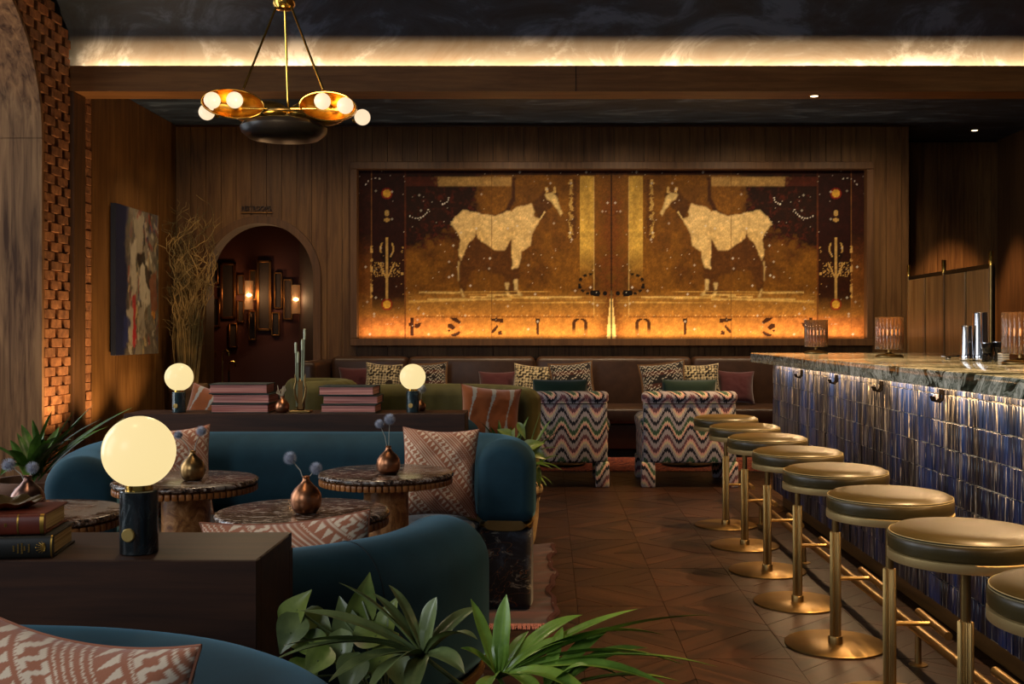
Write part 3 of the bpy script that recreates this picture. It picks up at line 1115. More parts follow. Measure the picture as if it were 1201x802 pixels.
# ------------------------------------------------------------------ abstract painting on the left wall
def abstract():
    h, w_ = 150, 118
    yy, xx = np.mgrid[0:h, 0:w_].astype(float)
    n1 = vnoise(h, w_, 30, 5, 21, pers=.65)
    n2 = vnoise(h, w_, 9, 4, 22, 1, 2.0, .7)
    img = np.zeros((h, w_, 3)) + np.array(lin('5a5044'))
    img = paint(img, np.clip((n1 - .5) * 6, 0, 1), lin('7d7260'), .9)
    img = paint(img, np.clip((34 - xx + (n1 - .5) * 30) / 8, 0, 1), lin('161c38'), 1)
    rs = np.random.default_rng(31)
    pal = ['a79b85', '6e6453', 'c0b59d', '3a2f26', '1d1613', '857a68', '8a3a2c', '555a4c', '2a3056', 'b39a6a']
    for _ in range(260):
        cx, cy = rs.uniform(30, 116), rs.uniform(2, 148)
        wv, hv = rs.uniform(1, 3.5), rs.uniform(2.5, 11)
        an = rs.normal(0, .45)
        ca, sa = math.cos(an), math.sin(an)
        p_ = (xx - cx) * ca + (yy - cy) * sa
        q_ = -(xx - cx) * sa + (yy - cy) * ca
        img = paint(img, ((np.abs(p_) < wv) & (np.abs(q_) < hv) & (n2 > .38)) * 1.0, lin(pal[rs.integers(0, len(pal))]), rs.uniform(.25, .7))
    img = paint(img, pmask(h, w_, [(45, 10), (75, 4), (70, 40), (52, 48)], n2, 14), lin('8f846f'), .9)
    for poly, c in (([(38, 38), (52, 30), (56, 92), (40, 90)], 'a89c86'), ([(60, 60), (86, 52), (90, 95), (70, 110)], 'b3a78f'), ([(56, 46), (76, 42), (80, 56), (58, 58)], '1d1410'),
                    ([(76, 56), (98, 62), (92, 80), (80, 76)], '241a12'), ([(40, 92), (54, 86), (50, 122), (40, 118)], '9c2028'), ([(38, 124), (50, 118), (52, 140), (42, 140)], 'a3222b'),
                    ([(30, 104), (44, 104), (44, 138), (30, 134)], '9b917f'), ([(58, 102), (76, 96), (78, 130), (60, 134)], '8d8270'), ([(18, 112), (34, 110), (32, 138), (20, 140)], '232a55'),
                    ([(96, 104), (106, 104), (106, 112), (96, 112)], 'b0742c'), ([(90, 70), (112, 60), (112, 100), (96, 110)], '7a4a30')):
        img = paint(img, soft(pmask(h, w_, poly, n2, 16), 1) * np.clip(.35 + 1.2 * n1, 0, 1), lin(c), .92)
    img = paint(img, np.clip((n2 - .62) * 7, 0, 1) * (xx > 34), lin('3a2c20'), .7)
    return np.clip(img * (0.8 + .4 * n2)[..., None], 0, 1)


pa, pb = 10.59, 11.75
t = thing('abstract_painting', 'abstract canvas in navy, cream and red on the left wood wall', 'painting', (XL + .03, (pa + pb) / 2, 1.08), PI / 2)
W2 = (pb - pa) / 2
o = link('painted_face', picture(abstract(), -W2, W2, 0, 1.49, -.0405, vcol('oil_paint', .5, .4, bumps=.2), 'painted_face'), t)
part('stretcher', MB().rbox((-W2 - .002, -.040, -.002), (W2 + .002, .012, 1.492), .004, 1), simple('canvas_edge', lin('1a2030'), .8), t, False)
part('hanging_cleat', MB().box((-.3, .01, 1.1), (.3, .0295, 1.16)), DARK, t, False)

# ================================================================== LOUNGE
def smooth_path(pts, step=0.035):
    pts = [Vector((p[0], p[1], 0)) for p in pts]
    out = []
    n = len(pts)
    for i in range(n - 1):
        p0, p1, p2, p3 = pts[max(i - 1, 0)], pts[i], pts[i + 1], pts[min(i + 2, n - 1)]
        m = max(2, int((p2 - p1).length / step))
        for k in range(m):
            t = k / m
            out.append(0.5 * ((2 * p1) + (p2 - p0) * t + (2 * p0 - 5 * p1 + 4 * p2 - p3) * t * t + (3 * p1 - p0 - 3 * p2 + p3) * t ** 3))
    out.append(pts[-1])
    return out


def pill(hw, z0, z1, rt, rb, n=16):
    pts = []
    for i in range(n + 1):
        a = PI * i / n
        pts.append((math.cos(a) * hw, z1 - rt + math.sin(a) * rt))
    for sgn in (-1, 1):
        for i in range(4):
            a = (PI + PI / 2 * i / 3) if sgn < 0 else (1.5 * PI + PI / 2 * i / 3)
            pts.append((sgn * (hw - rb) + math.cos(a) * rb, z0 + rb + math.sin(a) * rb))
    return pts


def sweep(mb, pts, sec, endr=0.05, mod=None):
    path = smooth_path(pts)
    zs = [z for _, z in sec]
    zc, hz = (max(zs) + min(zs)) / 2, (max(zs) - min(zs)) / 2
    hw = max(s for s, _ in sec)
    rings = []
    m = len(path)
    L = 0.0

    def ring(p, t, inset, L=0.0):
        nrm = Vector((t.y, -t.x, 0))
        r = []
        for s, z in sec:
            ks, kz = 1 - inset / hw, 1 - inset / hz
            s2 = s * ks
            if mod:
                s2 = mod(s2, z, L)
            q = p + nrm * s2
            r.append((q.x, q.y, zc + (z - zc) * kz))
        return r
    tg = [(path[min(i + 1, m - 1)] - path[max(i - 1, 0)]).normalized() for i in range(m)]
    for a in (90, 70, 50, 30, 15):
        a = math.radians(a)
        rings.append(ring(path[0] - tg[0] * endr * math.sin(a), tg[0], endr * (1 - math.cos(a))))
    for i in range(m):
        if i:
            L += (path[i] - path[i - 1]).length
        rings.append(ring(path[i], tg[i], 0, L))
    for a in (15, 30, 50, 70, 90):
        a = math.radians(a)
        rings.append(ring(path[-1] + tg[-1] * endr * math.sin(a), tg[-1], endr * (1 - math.cos(a)), L))
    return mb.loft(rings)


FLO = M('dark_floral_fabric').set(rough=0.6, spec=0.3, sheen=.2)
_v = FLO.pos((1, 1, 1))
_n1 = FLO.noise(_v, 5.5, 6, 0.7, 1.0)
_n2 = FLO.noise(FLO.pos((1, 1, 1.6)), 11.0, 4, 0.7, 0.6)
_c = FLO.ramp(_n1, [(0.36, lin('17110f')), (0.52, lin('201d22')), (0.60, lin('343b48')), (0.68, lin('4c4238'))])
_k = FLO.ramp(_n2, [(0.62, (0, 0, 0)), (0.70, (1, 1, 1))])
_c = FLO.mix(_k, _c, lin('8f8778'))
_w = FLO.noise(_v, 4.0, 3, 0.6, 2.5)
_br = FLO.math('LESS_THAN', FLO.math('ABSOLUTE', FLO.math('SUBTRACT', _w, 0.5)), 0.006)
FLO.col(FLO.mix(_br, _c, lin('6e4526')))
FLORAL = FLO.m


def seat_prism(mb, poly, z0, z1):
    cx = sum(p[0] for p in poly) / len(poly)
    cy = sum(p[1] for p in poly) / len(poly)
    rings = []
    for z, k in ((z0, 1), (z1 - .05, 1), (z1 - .025, .995), (z1 - .008, .985), (z1, .965)):
        rings.append([(cx + (x - cx) * k, cy + (y - cy) * k, z) for x, y in poly])
    return mb.loft(rings)


SEAM_T = simple('teal_seam', lin('0d1e25'), .9)


def sofa(label, pts, seat_poly, base):
    t = thing('curved_sofa', label, 'sofa', base)
    hw = 0.135
    b = part('backrest', sweep(MB(), pts, pill(hw, .412, .80, .125, .05), .055), TEAL, t, True, 50, world=True)
    part('trim_band', sweep(MB(), pts, pill(hw - .012, .384, .416, .006, .006), .04), BRASS, t, world=True)
    part('base', sweep(MB(), pts, pill(hw - .014, .012, .388, .02, .02), .03), FLORAL, t, world=True)
    s = part('seat', seat_prism(MB(), seat_poly, .03, .425), FLORAL, t, True, 35, world=True)
    path = smooth_path(pts)
    for fr_ in ((.22, .84) if 2 < base[1] < 3 else ()):
        i = int(len(path) * fr_)
        tg_ = (path[i + 1] - path[i - 1]).normalized()
        nr_ = Vector((tg_.y, -tg_.x, 0))
        ring_ = [path[i] + nr_ * sx_ * 1.004 + Vector((0, 0, zz_ + (.0006 if zz_ > .7 else 0))) for sx_, zz_ in pill(hw, .412, .80, .125, .05)]
        ring_.append(ring_[0])
        part('seam', MB().tube([q - Vector(t.location) for q in ring_], .0016, 5, False), SEAM_T, b)
    return t


pB = [(-.199, 5.06), (-.20, 5.2), (-.31, 5.36), (-.58, 5.42), (-1.75, 5.42), (-1.96, 5.3), (-2.03, 5.02), (-1.97, 4.62), (-1.88, 4.36)]
sofa('teal velvet curved sofa against the far console, with a tall rounded arm end', pB,
     [(-.335, 5.02), (-.36, 4.84), (-.6, 4.80), (-1.3, 4.80), (-1.6, 4.68), (-1.75, 4.36), (-1.83, 4.65), (-1.88, 5.0), (-1.82, 5.22), (-1.72, 5.28), (-.6, 5.28), (-.4, 5.22)], (-1.1, 5.2, 0))
pF = [(-2.30, 3.05), (-2.28, 2.72), (-2.1, 2.48), (-1.8, 2.40), (-.80, 2.41), (-.56, 2.48), (-.39, 2.64), (-.305, 2.84), (-.295, 2.93)]
sofa('teal velvet curved sofa backing onto the lamp console, plain rounded back', pF,
     [(-.45, 2.98), (-.47, 3.08), (-.8, 3.12), (-1.8, 3.12), (-2.1, 3.08), (-2.14, 2.75), (-2.0, 2.58), (-1.8, 2.545), (-.82, 2.555), (-.64, 2.60), (-.52, 2.72), (-.44, 2.86)], (-1.2, 2.6, 0))
pN = [(-2.35, 1.2), (-2.3, 1.55), (-2.1, 1.76), (-1.8, 1.815), (-.97, 1.812), (-.66, 1.765), (-.47, 1.65), (-.355, 1.47), (-.315, 1.25), (-.31, 1.1)]
sofa('teal velvet curved sofa in front of the lamp console, a terracotta cushion in its corner', pN,
     [(-.46, 1.1), (-.52, 1.02), (-.8, 1.0), (-1.8, 1.0), (-2.1, 1.05), (-2.2, 1.2), (-2.16, 1.5), (-2.0, 1.63), (-1.8, 1.672), (-.98, 1.67), (-.74, 1.63), (-.58, 1.53), (-.48, 1.37)], (-1.2, 1.5, 0))


def console(label, x0, x1, y0, y1, z):
    t = thing('divider_console', label, 'console', ((x0 + x1) / 2, (y0 + y1) / 2, 0))
    e = .03
    part('top_board', MB().rbox((x0 + .0025, y0 + .0025, z - e), (x1 - .0025, y1, z), .0008, 1), W_CONS, t, False, world=True)
    part('front_board', MB().rbox((x0, y0, .0), (x1, y0 + e, z - .0008), .0015, 1), W_CONS, t, False, world=True)
    part('back_board', MB().rbox((x0, y1 - e, .0), (x1, y1, z - e - .0006), .002, 1), W_CONS, t, False, world=True)
    for a in (x0, x1 - e):
        part('side_board', MB().rbox((a, y0 + e, .0), (a + e, y1 - e, z - .0012), .001, 1), W_CONS, t, False, world=True)


ZC = 0.88
console('dark walnut console carrying the black marble lamp and leather bound books', -2.4, -.528, 1.961, 2.24, ZC)
console('dark walnut console carrying stacked red edged ledgers and two globe lamps', -2.184, -.43, 5.572, 5.84, ZC)

# ---- globe lamps
MBK = M('black_marble').set(rough=0.2, spec=.6)
_n = MBK.noise(MBK.pos((1, 1, .6)), 16, 6, .65, 1.6)
MBK.col(MBK.ramp(_n, [(0.42, lin('14181a')), (0.60, lin('252b2d')), (0.70, lin('6f7678'))]))
MGN = M('green_black_marble').set(rough=0.2, spec=.6)
_n = MGN.noise(MGN.pos((1, 1, .6)), 22, 6, .65, 1.6)
MGN.col(MGN.ramp(_n, [(0.42, lin('16262a')), (0.60, lin('2b4346')), (0.72, lin('6f8685'))]))
GLOBE = M('lit_opal_globe').set(color=(.12, .11, .09), rough=.25, spec=.2, emit=(.90, .70, .33), emits=.98).m


KNOB = simple('brass_knob', lin('c9a860'), .35, .55)


def globe_lamp(label, x, y, marble, rg=.0665, rb=.0345, hb=.118):
    t = thing('globe_lamp', label, 'lamp', (x, y, ZC))
    part('base', MB().lathe([(rb - .002, 0), (rb, .002), (rb, hb - .002), (rb - .002, hb), (.01, hb)], 48), marble, t)
    part('collar', MB().lathe([(rb * .72, hb), (rb * .72, hb + .01), (rb * .6, hb + .011)], 40), BRASS_L, t)
    m = MB().lathe([(.0125, 0), (.0125, .004), (.011, .0055), (1e-5, .0055)], 24)
    m.xf(Matrix.Rotation(PI / 2, 4, 'X')).shift((0, 0, 0))
    m.xf(Matrix.Rotation(-.12, 4, 'Z')).shift((-.006, -rb + .001, hb * .33))
    part('dimmer_knob', m, KNOB, t)
    g = part('globe', MB().sphere((0, 0, hb + .006 + rg * .985), rg, 40, 24), GLOBE, t)


p = P(163, 0, 2.03)
globe_lamp('lit opal globe lamp on black marble base beside the leather bound books', p.x, 2.03, MBK.m)
globe_lamp('lit opal globe lamp near the willow branch pot, left of the ledgers', P(210, 0, 5.66).x, 5.66, MGN.m, .0725, .0335, .107)
globe_lamp('lit opal globe lamp on green marble right of the ledgers', P(484, 0, 5.66).x, 5.66, MGN.m, .0675, .0335, .113)
# ---- books
PAGE_R = M('red_page_edge').set(rough=.8)
_n = PAGE_R.noise(PAGE_R.pos((2, 2, 160)), 1.0, 3, .6)
PAGE_R.col(PAGE_R.ramp(_n, [(.35, lin('9c4f46')), (.65, lin('e3a091'))]))
PAGE_C = M('cream_page_edge').set(rough=.8)
_n = PAGE_C.noise(PAGE_C.pos((2, 2, 260)), 1.0, 3, .6)
PAGE_C.col(PAGE_C.ramp(_n, [(.35, lin('a07d4c')), (.65, lin('dcbd8c'))]))
COVER_G = simple('green_black_cover', lin('26302c'), .6)


def ledger(label, x, y, z, w_, d, h, rz):
    t = thing('ledger_book', label, 'book', (x, y, z), rz, 'old ledgers stacked on the far console')
    c = MB().rbox((-w_ / 2, -d / 2, 0), (w_ / 2, d / 2, .005), .0015, 1).rbox((-w_ / 2, -d / 2, h - .005), (w_ / 2, d / 2, h), .0015, 1)
    c.rbox((-w_ / 2, d / 2 - .006, .002), (w_ / 2, d / 2, h - .002), .002, 1)
    part('cover', c, COVER_G, t, False)
    part('page_block', MB().rbox((-w_ / 2 + .006, -d / 2 + .005, .005), (w_ / 2 - .005, d / 2 - .006, h - .005), .001, 1), PAGE_R.m, t, False)


levels = ['bottom', 'middle', 'top']
for (px, w_, nm) in ((286, .30, 'beside the copper bud vase'), (412, .288, 'left of the green marble lamp')):
    z = ZC
    for k in range(3):
        h = (.048, .050, .052)[k] - (.004 if px > 400 else 0)
        ledger('red edged ledger, %s of the stack %s' % (levels[k], nm), P(px + (.0, 2, -2)[k], 0, 5.69).x, 5.70 + (0, .004, -.003)[k], z, w_, .20, h, (.02, -.02, .05)[k] if px < 400 else (.0, .01, -.02)[k])
        z += h + .0005


def old_book(label, xr, y0, z, w_, d, h, rz, cover, gold):
    t = thing('antique_book', label, 'book', (xr, y0, z), rz)
    c = MB().rbox((-w_, -.001, 0), (0, d, .004), .0012, 1).rbox((-w_, -.001, h - .004), (0, d, h), .0012, 1)
    part('cover', c, cover, t, False)
    sp = []
    for i in range(9):
        a = -PI / 2 + PI * i / 8
        sp.append((-.008 * math.cos(a), h / 2 + h / 2 * math.sin(a)))
    s = part('spine', MB().prism(sp + [(.004, h), (.004, 0)], -w_, 0, lambda u, v, a: (a, u, v)), cover, t)
    part('page_block', MB().rbox((-w_ + .005, .004, .004), (-.005, d - .006, h - .004), .001, 1), PAGE_C.m, t, False)
    GOLD = simple('gold_leaf', lin('b58b3e'), .35, .9) if 'gold_leaf' not in bpy.data.materials else bpy.data.materials['gold_leaf']
    for (a, b) in gold:
        m = MB().prism([(u * 1.05 - .0002, h / 2 + (v - h / 2) * 1.004) for u, v in sp], -a - b, -a, lambda u, v, a_: (a_, u, v))
        part('gold_band', m, GOLD, s)
    return t, s, GOLD


RED_L = leather('red_book_leather', lin('6b2c1c'), .4)
BLK_L = leather('black_book_cloth', lin('1f1d18'), .5)
zb = ZC
t, s, G = old_book('black cloth antique book with gilt flower on its spine, lower on the console', P(63, 0, 1.985).x, 1.985, zb, .26, .15, .0415, .17, BLK_L, [(.001, .003)])
m = MB()
for i in range(9):
    a = -1.25 + 2.5 * i / 8
    L_ = .013 + .004 * math.cos(a * 2)
    cx, cz = -.012 - 0.0, .0207
    ex, ez = cx - L_ * math.cos(a) * .95, cz + L_ * math.sin(a)
    m.tube([(cx, -.0088, cz), ((cx + ex) / 2, -.0090, (cz + ez) / 2 + .0015 * math.sin(a)), (ex, -.0082 + .003 * abs(math.sin(a)), ez)], [.0007, .0011, .0005], 5)
    m.sphere((ex, -.0082 + .003 * abs(math.sin(a)), ez), .0014, 8, 6)
part('gilt_flower', m, G, s)


def text_mesh(body, size, depth=.0006):
    cu = bpy.data.curves.new('lettering', 'FONT')
    cu.body = body
    cu.size = size
    cu.extrude = depth
    cu.align_x = 'CENTER'
    cu.align_y = 'CENTER'
    cu.resolution_u = 3
    o = bpy.data.objects.new('lettering', cu)
    COL.objects.link(o)
    dg = bpy.context.evaluated_depsgraph_get()
    me = bpy.data.meshes.new_from_object(o.evaluated_get(dg))
    bpy.data.objects.remove(o)
    bpy.data.curves.remove(cu)
    return me


# short vertical gilt lines on the spine (worn lettering)
mm = MB()
for i, (xo, ln) in enumerate(((.040, .016), (.0475, .010), (.052, .020), (.0585, .018), (.066, .012))):
    zc_, n_ = .0207, int(ln / .0022)
    for j in range(n_):
        zz = zc_ + (j - n_ / 2) * .0022
        mm.box((-xo - (.0012 if j % 2 else .0018), -.0089, zz), (-xo + .001, -.0077, zz + .0014))
part('gilt_lettering', mm, G, s, False)
t, s, G = old_book('red leather antique book with gilt bands, lying on the black one', P(53, 0, 1.99).x, 1.99, zb + .042, .25, .145, .038, .15, RED_L, [(.0005, .007), (.044, .003)])
me = text_mesh('II', .010)
me.materials.append(G)
o = link('gilt_lettering', me, s)
o.location = (-.066, -.0086, .019)
o.rotation_euler = (PI / 2, 0, 0)
# small ruffled brass dish on top of the books
t = thing('brass_dish', 'dark gilt ruffled dish resting on the red leather book', 'dish', (P(10, 0, 2.06).x, 2.06, zb + .0805))
m = MB()
rings = []
for (r, z) in ((.028, 0), (.045, .004), (.058, .011), (.060, .014), (.056, .014), (.03, .005), (.005, .004)):
    rings.append([((r * (1 + .05 * math.sin(9 * a))) * math.cos(a), (r * (1 + .05 * math.sin(9 * a))) * math.sin(a), z + (.003 * math.sin(9 * a) if r > .04 else 0)) for a in [2 * PI * k / 54 for k in range(54)]])
m.loft(rings)
part('bowl', m, brass('dark_gilt', lin('a8853c'), .3), t)
part('foot', MB().lathe([(.024, -.0001), (.027, .001), (.02, .003)], 24), bpy.data.materials['dark_gilt'], t)

# ---- round tables
TST = M('fossil_stone').set(rough=0.2, spec=.45)
_v = TST.pos((1, 1, 1))
_n = TST.noise(TST.pos((26, 60, 30)), 1.0, 6, .75, .8)
_n2 = TST.noise(TST.pos((1.6, 4, 2)), 1.0, 5, .65, 1.2)
_c = TST.ramp(_n, [(.36, lin('0d0a09')), (.47, lin('261b16')), (.54, lin('6b4f3c')), (.61, lin('b9afa6'))])
_k = TST.ramp(_n2, [(.61, (0, 0, 0)), (.66, (1, 1, 1))])
TST.col(TST.mix(_k, _c, lin('8a7f74')))
BURL = M('burl_wood').set(rough=.35)
_n = BURL.noise(BURL.pos((1, 1, .8)), 17, 6, .7, 1.0)
BURL.col(BURL.ramp(_n, [(.36, lin('6b3c1a')), (.5, lin('a56c38')), (.64, lin('d09a62'))])).bump(_n, .15, .004)
BEADW = wood('bead_wood', lin('7d4820'), lin('b0713c'), 'z', .32, .6)


def table(label, x, y, first=[None]):
    if first[0] is not None:
        return dup(first[0], (x, y, 0), 0.6 + x, label)
    t = thing('round_table', label, 'table', (x, y, 0.0), 0, 'round stone topped cocktail tables')
    R, z = .2785, .72
    part('stone_top', MB().lathe([(R - .02, z - .022), (R - .008, z - .0215), (R - .001, z - .016), (R, z - .011), (R - .001, z - .006), (R - .006, z - .001), (R - .012, z), (1e-5, z)], 72), TST.m, t)
    m = MB()
    nT = 66
    for k in range(nT):
        a = 2 * PI * k / nT
        q = MB().rbox((R - .026, -.0108, z - .049), (R - .0045, .0108, z - .024), .005, 2)
        m.add(q.xf(Matrix.Rotation(a, 4, 'Z')).v, q.f)
    part('beaded_edge', m, BEADW, t)
    part('apron', MB().lathe([(.09, z - .047), (R - .022, z - .047), (R - .022, z - .022), (.09, z - .022)], 48), BEADW, t)
    m = MB().lathe([(.094, .012), (.092, .03), (.092, z - .047)], 40)
    part('pedestal', m, BURL.m, t)
    part('foot', MB().lathe([(.19, 0), (.192, .004), (.192, .012), (.188, .016), (.09, .016)], 48), BLACKM, t)
    first[0] = t
    return t


tabs = {'A': (P(218, 0, 4.26).x, 4.26), 'B': (P(353, 0, 3.47).x, 3.5), 'C': (P(453, 0, 4.48).x, 4.48), 'D': (P(38, 0, 3.47).x, 3.47)}
table('round stone table in front of the tall rounded sofa arm', *tabs['C'])
table('round stone table beside the sofa corner cushion, under the brassy bud vase', *tabs['A'])
table('round stone table closest behind the plain sofa back with one cushion', *tabs['B'])
table('round stone table behind the antique books, under a dark copper vase', *tabs['D'])

# ---- bud vases with thistles
VPROF = [(.022, 0), (.031, .003), (.0405, .018), (.0435, .036), (.0405, .054), (.031, .069), (.018, .081), (.0105, .090), (.009, .098), (.010, .102), (.007, .1015), (.006, .09)]
STEM = simple('dry_stem', lin('a9a596'), .8)
THB = simple('thistle_blue', lin('a9aebd'), .7)


def thistle(label, base, tip, r):
    t = thing('thistle', label, 'flower', base)
    b = Vector((0, 0, 0))
    e = Vector(tip) - Vector(base)
    mid = b.lerp(e, .5) + Vector((-.15 * e.x, 0, .08 * e.length))
    part('stem', MB().tube([b, b.lerp(mid, .5) + Vector((0, 0, .002)), mid, mid.lerp(e, .5) + Vector((.05 * e.x, 0, .003)), e], .0016, 6), STEM, t)
    m = MB().sphere(e, r * .5, 14, 10)
    n = 130
    for i in range(n):
        zf = 1 - 2 * (i + .5) / n
        a = i * 2.39996
        d = Vector((math.sqrt(1 - zf * zf) * math.cos(a), math.sqrt(1 - zf * zf) * math.sin(a), zf))
        o1 = d.orthogonal().normalized() * r * .075
        o2 = d.cross(o1).normalized() * r * .075
        c = e + d * r * .42
        m.add([c + o1, c - o1 * .5 + o2, c - o1 * .5 - o2, e + d * r * 1.02], [(0, 1, 3), (1, 2, 3), (2, 0, 3)])
    part('flower_head', m, THB, t, False)


def vase(label, x, y, z, k, mat, tips):
    t = thing('bud_vase', label, 'vase', (x, y, z))
    part('body', MB().lathe([(r * k, h * k) for r, h in VPROF], 40), mat, t)
    part('lip', MB().lathe([(.0102 * k, .0985 * k), (.0112 * k, .1015 * k), (.0098 * k, .1032 * k), (.0085 * k, .1020 * k)], 28), mat, t)
    for i, (tx, ty, r, lb) in enumerate(tips):
        tp = P(tx, ty, y + (.004 if i else -.006))
        r *= 1.22
        thistle(lb, (x + (.001 if i else -.001), y, z + .07 * k), tp, r)


BRVASE = brass('brushed_bronze', lin('9c7a4c'), .32)
DKVASE = brass('dark_copper', lin('77574c'), .3)
vase('brushed copper bud vase with two thistles on the table by the sofa arm', P(455.5, 0, 4.40).x, 4.40, .72, 1.12, COPPER,
     [(445, 497, .0175, 'lower pale thistle in the vase on the table by the sofa arm'), (457, 491.5, .0215, 'taller blue thistle in the vase on the table by the sofa arm')])
vase('brassy bronze bud vase with two thistles on the sofa corner table', P(226, 0, 4.22).x, 4.22, .72, 1.12, BRVASE,
     [(209, 510, .0165, 'small dark thistle in the brassy bronze vase'), (236, 505.5, .0195, 'tall blue thistle curving out of the brassy bronze vase')])
vase('shiny copper bud vase with two thistles on the table behind the plain sofa back', P(359, 0, 3.45).x, 3.45, .72, 1.14, COPPER,
     [(340, 537, .0195, 'thistle leaning towards the lamp from the shiny copper vase'), (370.5, 549, .0185, 'low thistle beside the rim of the shiny copper vase')])
vase('dark copper bud vase with two thistles behind the antique books', P(32.5, 0, 3.42).x, 3.42, .72, 1.2, DKVASE,
     [(10, 545, .0195, 'thistle leaning over the books from the dark copper vase'), (38, 548.5, .0185, 'upright thistle by the rim of the dark copper vase')])

# ---- cushions
TC, TCW = np.array(lin('ad6d50')), np.array(lin('ecd9bd'))


def pat_terra(u, v):
    a, b = (u + v) * 4.2, (u - v) * 4.2 + 5
    band = np.floor(a * 1.5).astype(int) % 3
    s, t = (a * 1.5) % 1, (b * 2.6) % 1
    tri = (band == 1) & (np.abs(t - .5) < (s - .15) * .55) & (s < .8)
    z = (band == 2) & (s > .12) & (s < .88) & (t > .12) & (t < .88) & ((s > .70) | (s < .30) | (np.abs(s - t) < .17))
    ln = (band == 0) & ((s * 4 % 1) < .34) & ((b * 11 % 1) < .75)
    edge = (np.abs(s) < .09) & ((b * 11 % 1) < .7)
    m = (tri | z | ln | edge).astype(float)[..., None] * .85
    return TC * (1 - m) + TCW * m


def pat_weave(u, v):
    a, b = u * 15, v * 15
    k = ((np.floor(a) + np.floor(b)) % 2)
    m = np.where(k > .5, (a * 2 % 1) < .5, (b * 2 % 1) < .5) & (vnoise(u.shape[0], u.shape[1], 3, 2, 5) > .3)
    m = m.astype(float)[..., None]
    return np.array(lin('2b2015')) * (1 - m) + np.array(lin('c9b48a')) * m * 1.0


def pat_zig(u, v):
    a = (v * 9 + 1.0 * np.abs((u * 7) % 1 - .5) * 2) % 1
    m = (a < .22) & (vnoise(u.shape[0], u.shape[1], 4, 2, 8) > .34)
    k = np.floor(v * 9) % 3
    base = np.where((k == 0)[..., None], np.array(lin('4a2418')), np.array(lin('1c1412')))
    return np.where(m[..., None], np.array(lin('c9bda8')), base)


def pat_rust(u, v):
    w_ = .035 + .10 * np.abs(np.sin(v * PI * 1.0 - PI / 2)) ** 5 + .04 * np.abs(np.sin(v * 2 * PI)) ** 8
    s = np.abs(((u + .05 * np.sin(v * 5)) * 3.2) % 1 - .5)
    m = (s < w_).astype(float)[..., None]
    base = np.array(lin('83410f')) * (0.8 + .5 * vnoise(u.shape[0], u.shape[1], 18, 3, 3))[..., None]
    return base * (1 - m) + np.array(lin('9c978c')) * m


def flat(c):
    cc = np.array(lin(c))
    return lambda u, v: cc * (0.9 + .2 * vnoise(u.shape[0], u.shape[1], 14, 3, 4))[..., None]


CUSH = vcol('cushion_cloth', .9, .2, .25, bumps=.25)
CUSHV = vcol('cushion_velvet', .8, .2, .5)


def pillow(label, loc, w_, h_, th, rot, pat, n=40, mat=None, group=None, fringe=None, pinch=.10, seed=0):
    u, v = np.meshgrid(np.linspace(0, 1, n), np.linspace(0, 1, n))
    a, b = u * 2 - 1, v * 2 - 1
    X = a * w_ / 2 * (1 - pinch * (1 - b * b) * np.abs(a) ** 2)
    Z = b * h_ / 2 * (1 - pinch * (1 - a * a) * np.abs(b) ** 2)
    T = th / 2 * np.clip((1 - a ** 4) * (1 - b ** 4), 0, 1) ** .6
    wr = (vnoise(n, n, n / 4, 3, seed + 40) - .5) * th * .16 * np.clip((1 - a ** 2) * (1 - b ** 2), 0, 1) ** .3
    colr = pat(u, v)
    mb = MB()
    for sg in (-1, 1):
        V = np.stack([X, sg * (T + wr * (T > 1e-4)), Z], -1).reshape(-1, 3)
        idx = np.arange(n * n).reshape(n, n)
        Fq = np.stack([idx[:-1, :-1], idx[:-1, 1:], idx[1:, 1:], idx[1:, :-1]], -1).reshape(-1, 4)
        mb.add(V.tolist(), Fq.tolist())
        mb.c += colr.reshape(-1, 3).tolist()
    # weld the rim
    me = mb.mesh('cushion', mat or CUSH, True, 80)
    bm = bmesh.new()
    bm.from_mesh(me)
    bmesh.ops.remove_doubles(bm, verts=bm.verts, dist=1e-5)
    bmesh.ops.recalc_face_normals(bm, faces=bm.faces)
    bm.to_mesh(me)
    bm.free()
    o = link('cushion', me, None, loc, rot)
    tag(o, label, 'cushion', group)
    rim = [(X[0, k], 0, Z[0, k]) for k in range(0, n, 2)] + [(X[k, -1], 0, Z[k, -1]) for k in range(0, n, 2)] + [(X[-1, k], 0, Z[-1, k]) for k in range(n - 1, 0, -2)] + [(X[k, 0], 0, Z[k, 0]) for k in range(n - 1, 0, -2)]
    rim.append(rim[0])
    if fringe:
        m = MB()
        for i in range(len(rim) - 1):
            for s_ in (0, .5):
                q = Vector(rim[i]).lerp(Vector(rim[i + 1]), s_)
                d = q.normalized() * .022
                e = Vector((-d.z, 0, d.x)) * .22
                m.add([q + e, q - e, q + d - e * .7, q + d + e * .7, q + Vector((0, .006, 0)), q + d * .9 + Vector((0, .006, 0))], [(0, 1, 2, 3), (0, 3, 5, 4), (1, 4, 5, 2)])
        part('fringe', m, simple('fringe_tan', lin(fringe), .9), o, False)
    else:
        part('seam', MB().tube(rim, w_ * .006, 5, False), mat_seam(pat), o)
    return o


_seams = {}


def mat_seam(pat):
    c = pat(np.full((2, 2), .01), np.full((2, 2), .01))[0, 0]
    key = tuple(np.round(c, 3))
    if key not in _seams:
        _seams[key] = simple('seam_thread', tuple(float(x) * .8 for x in c), .9)
    return _seams[key]


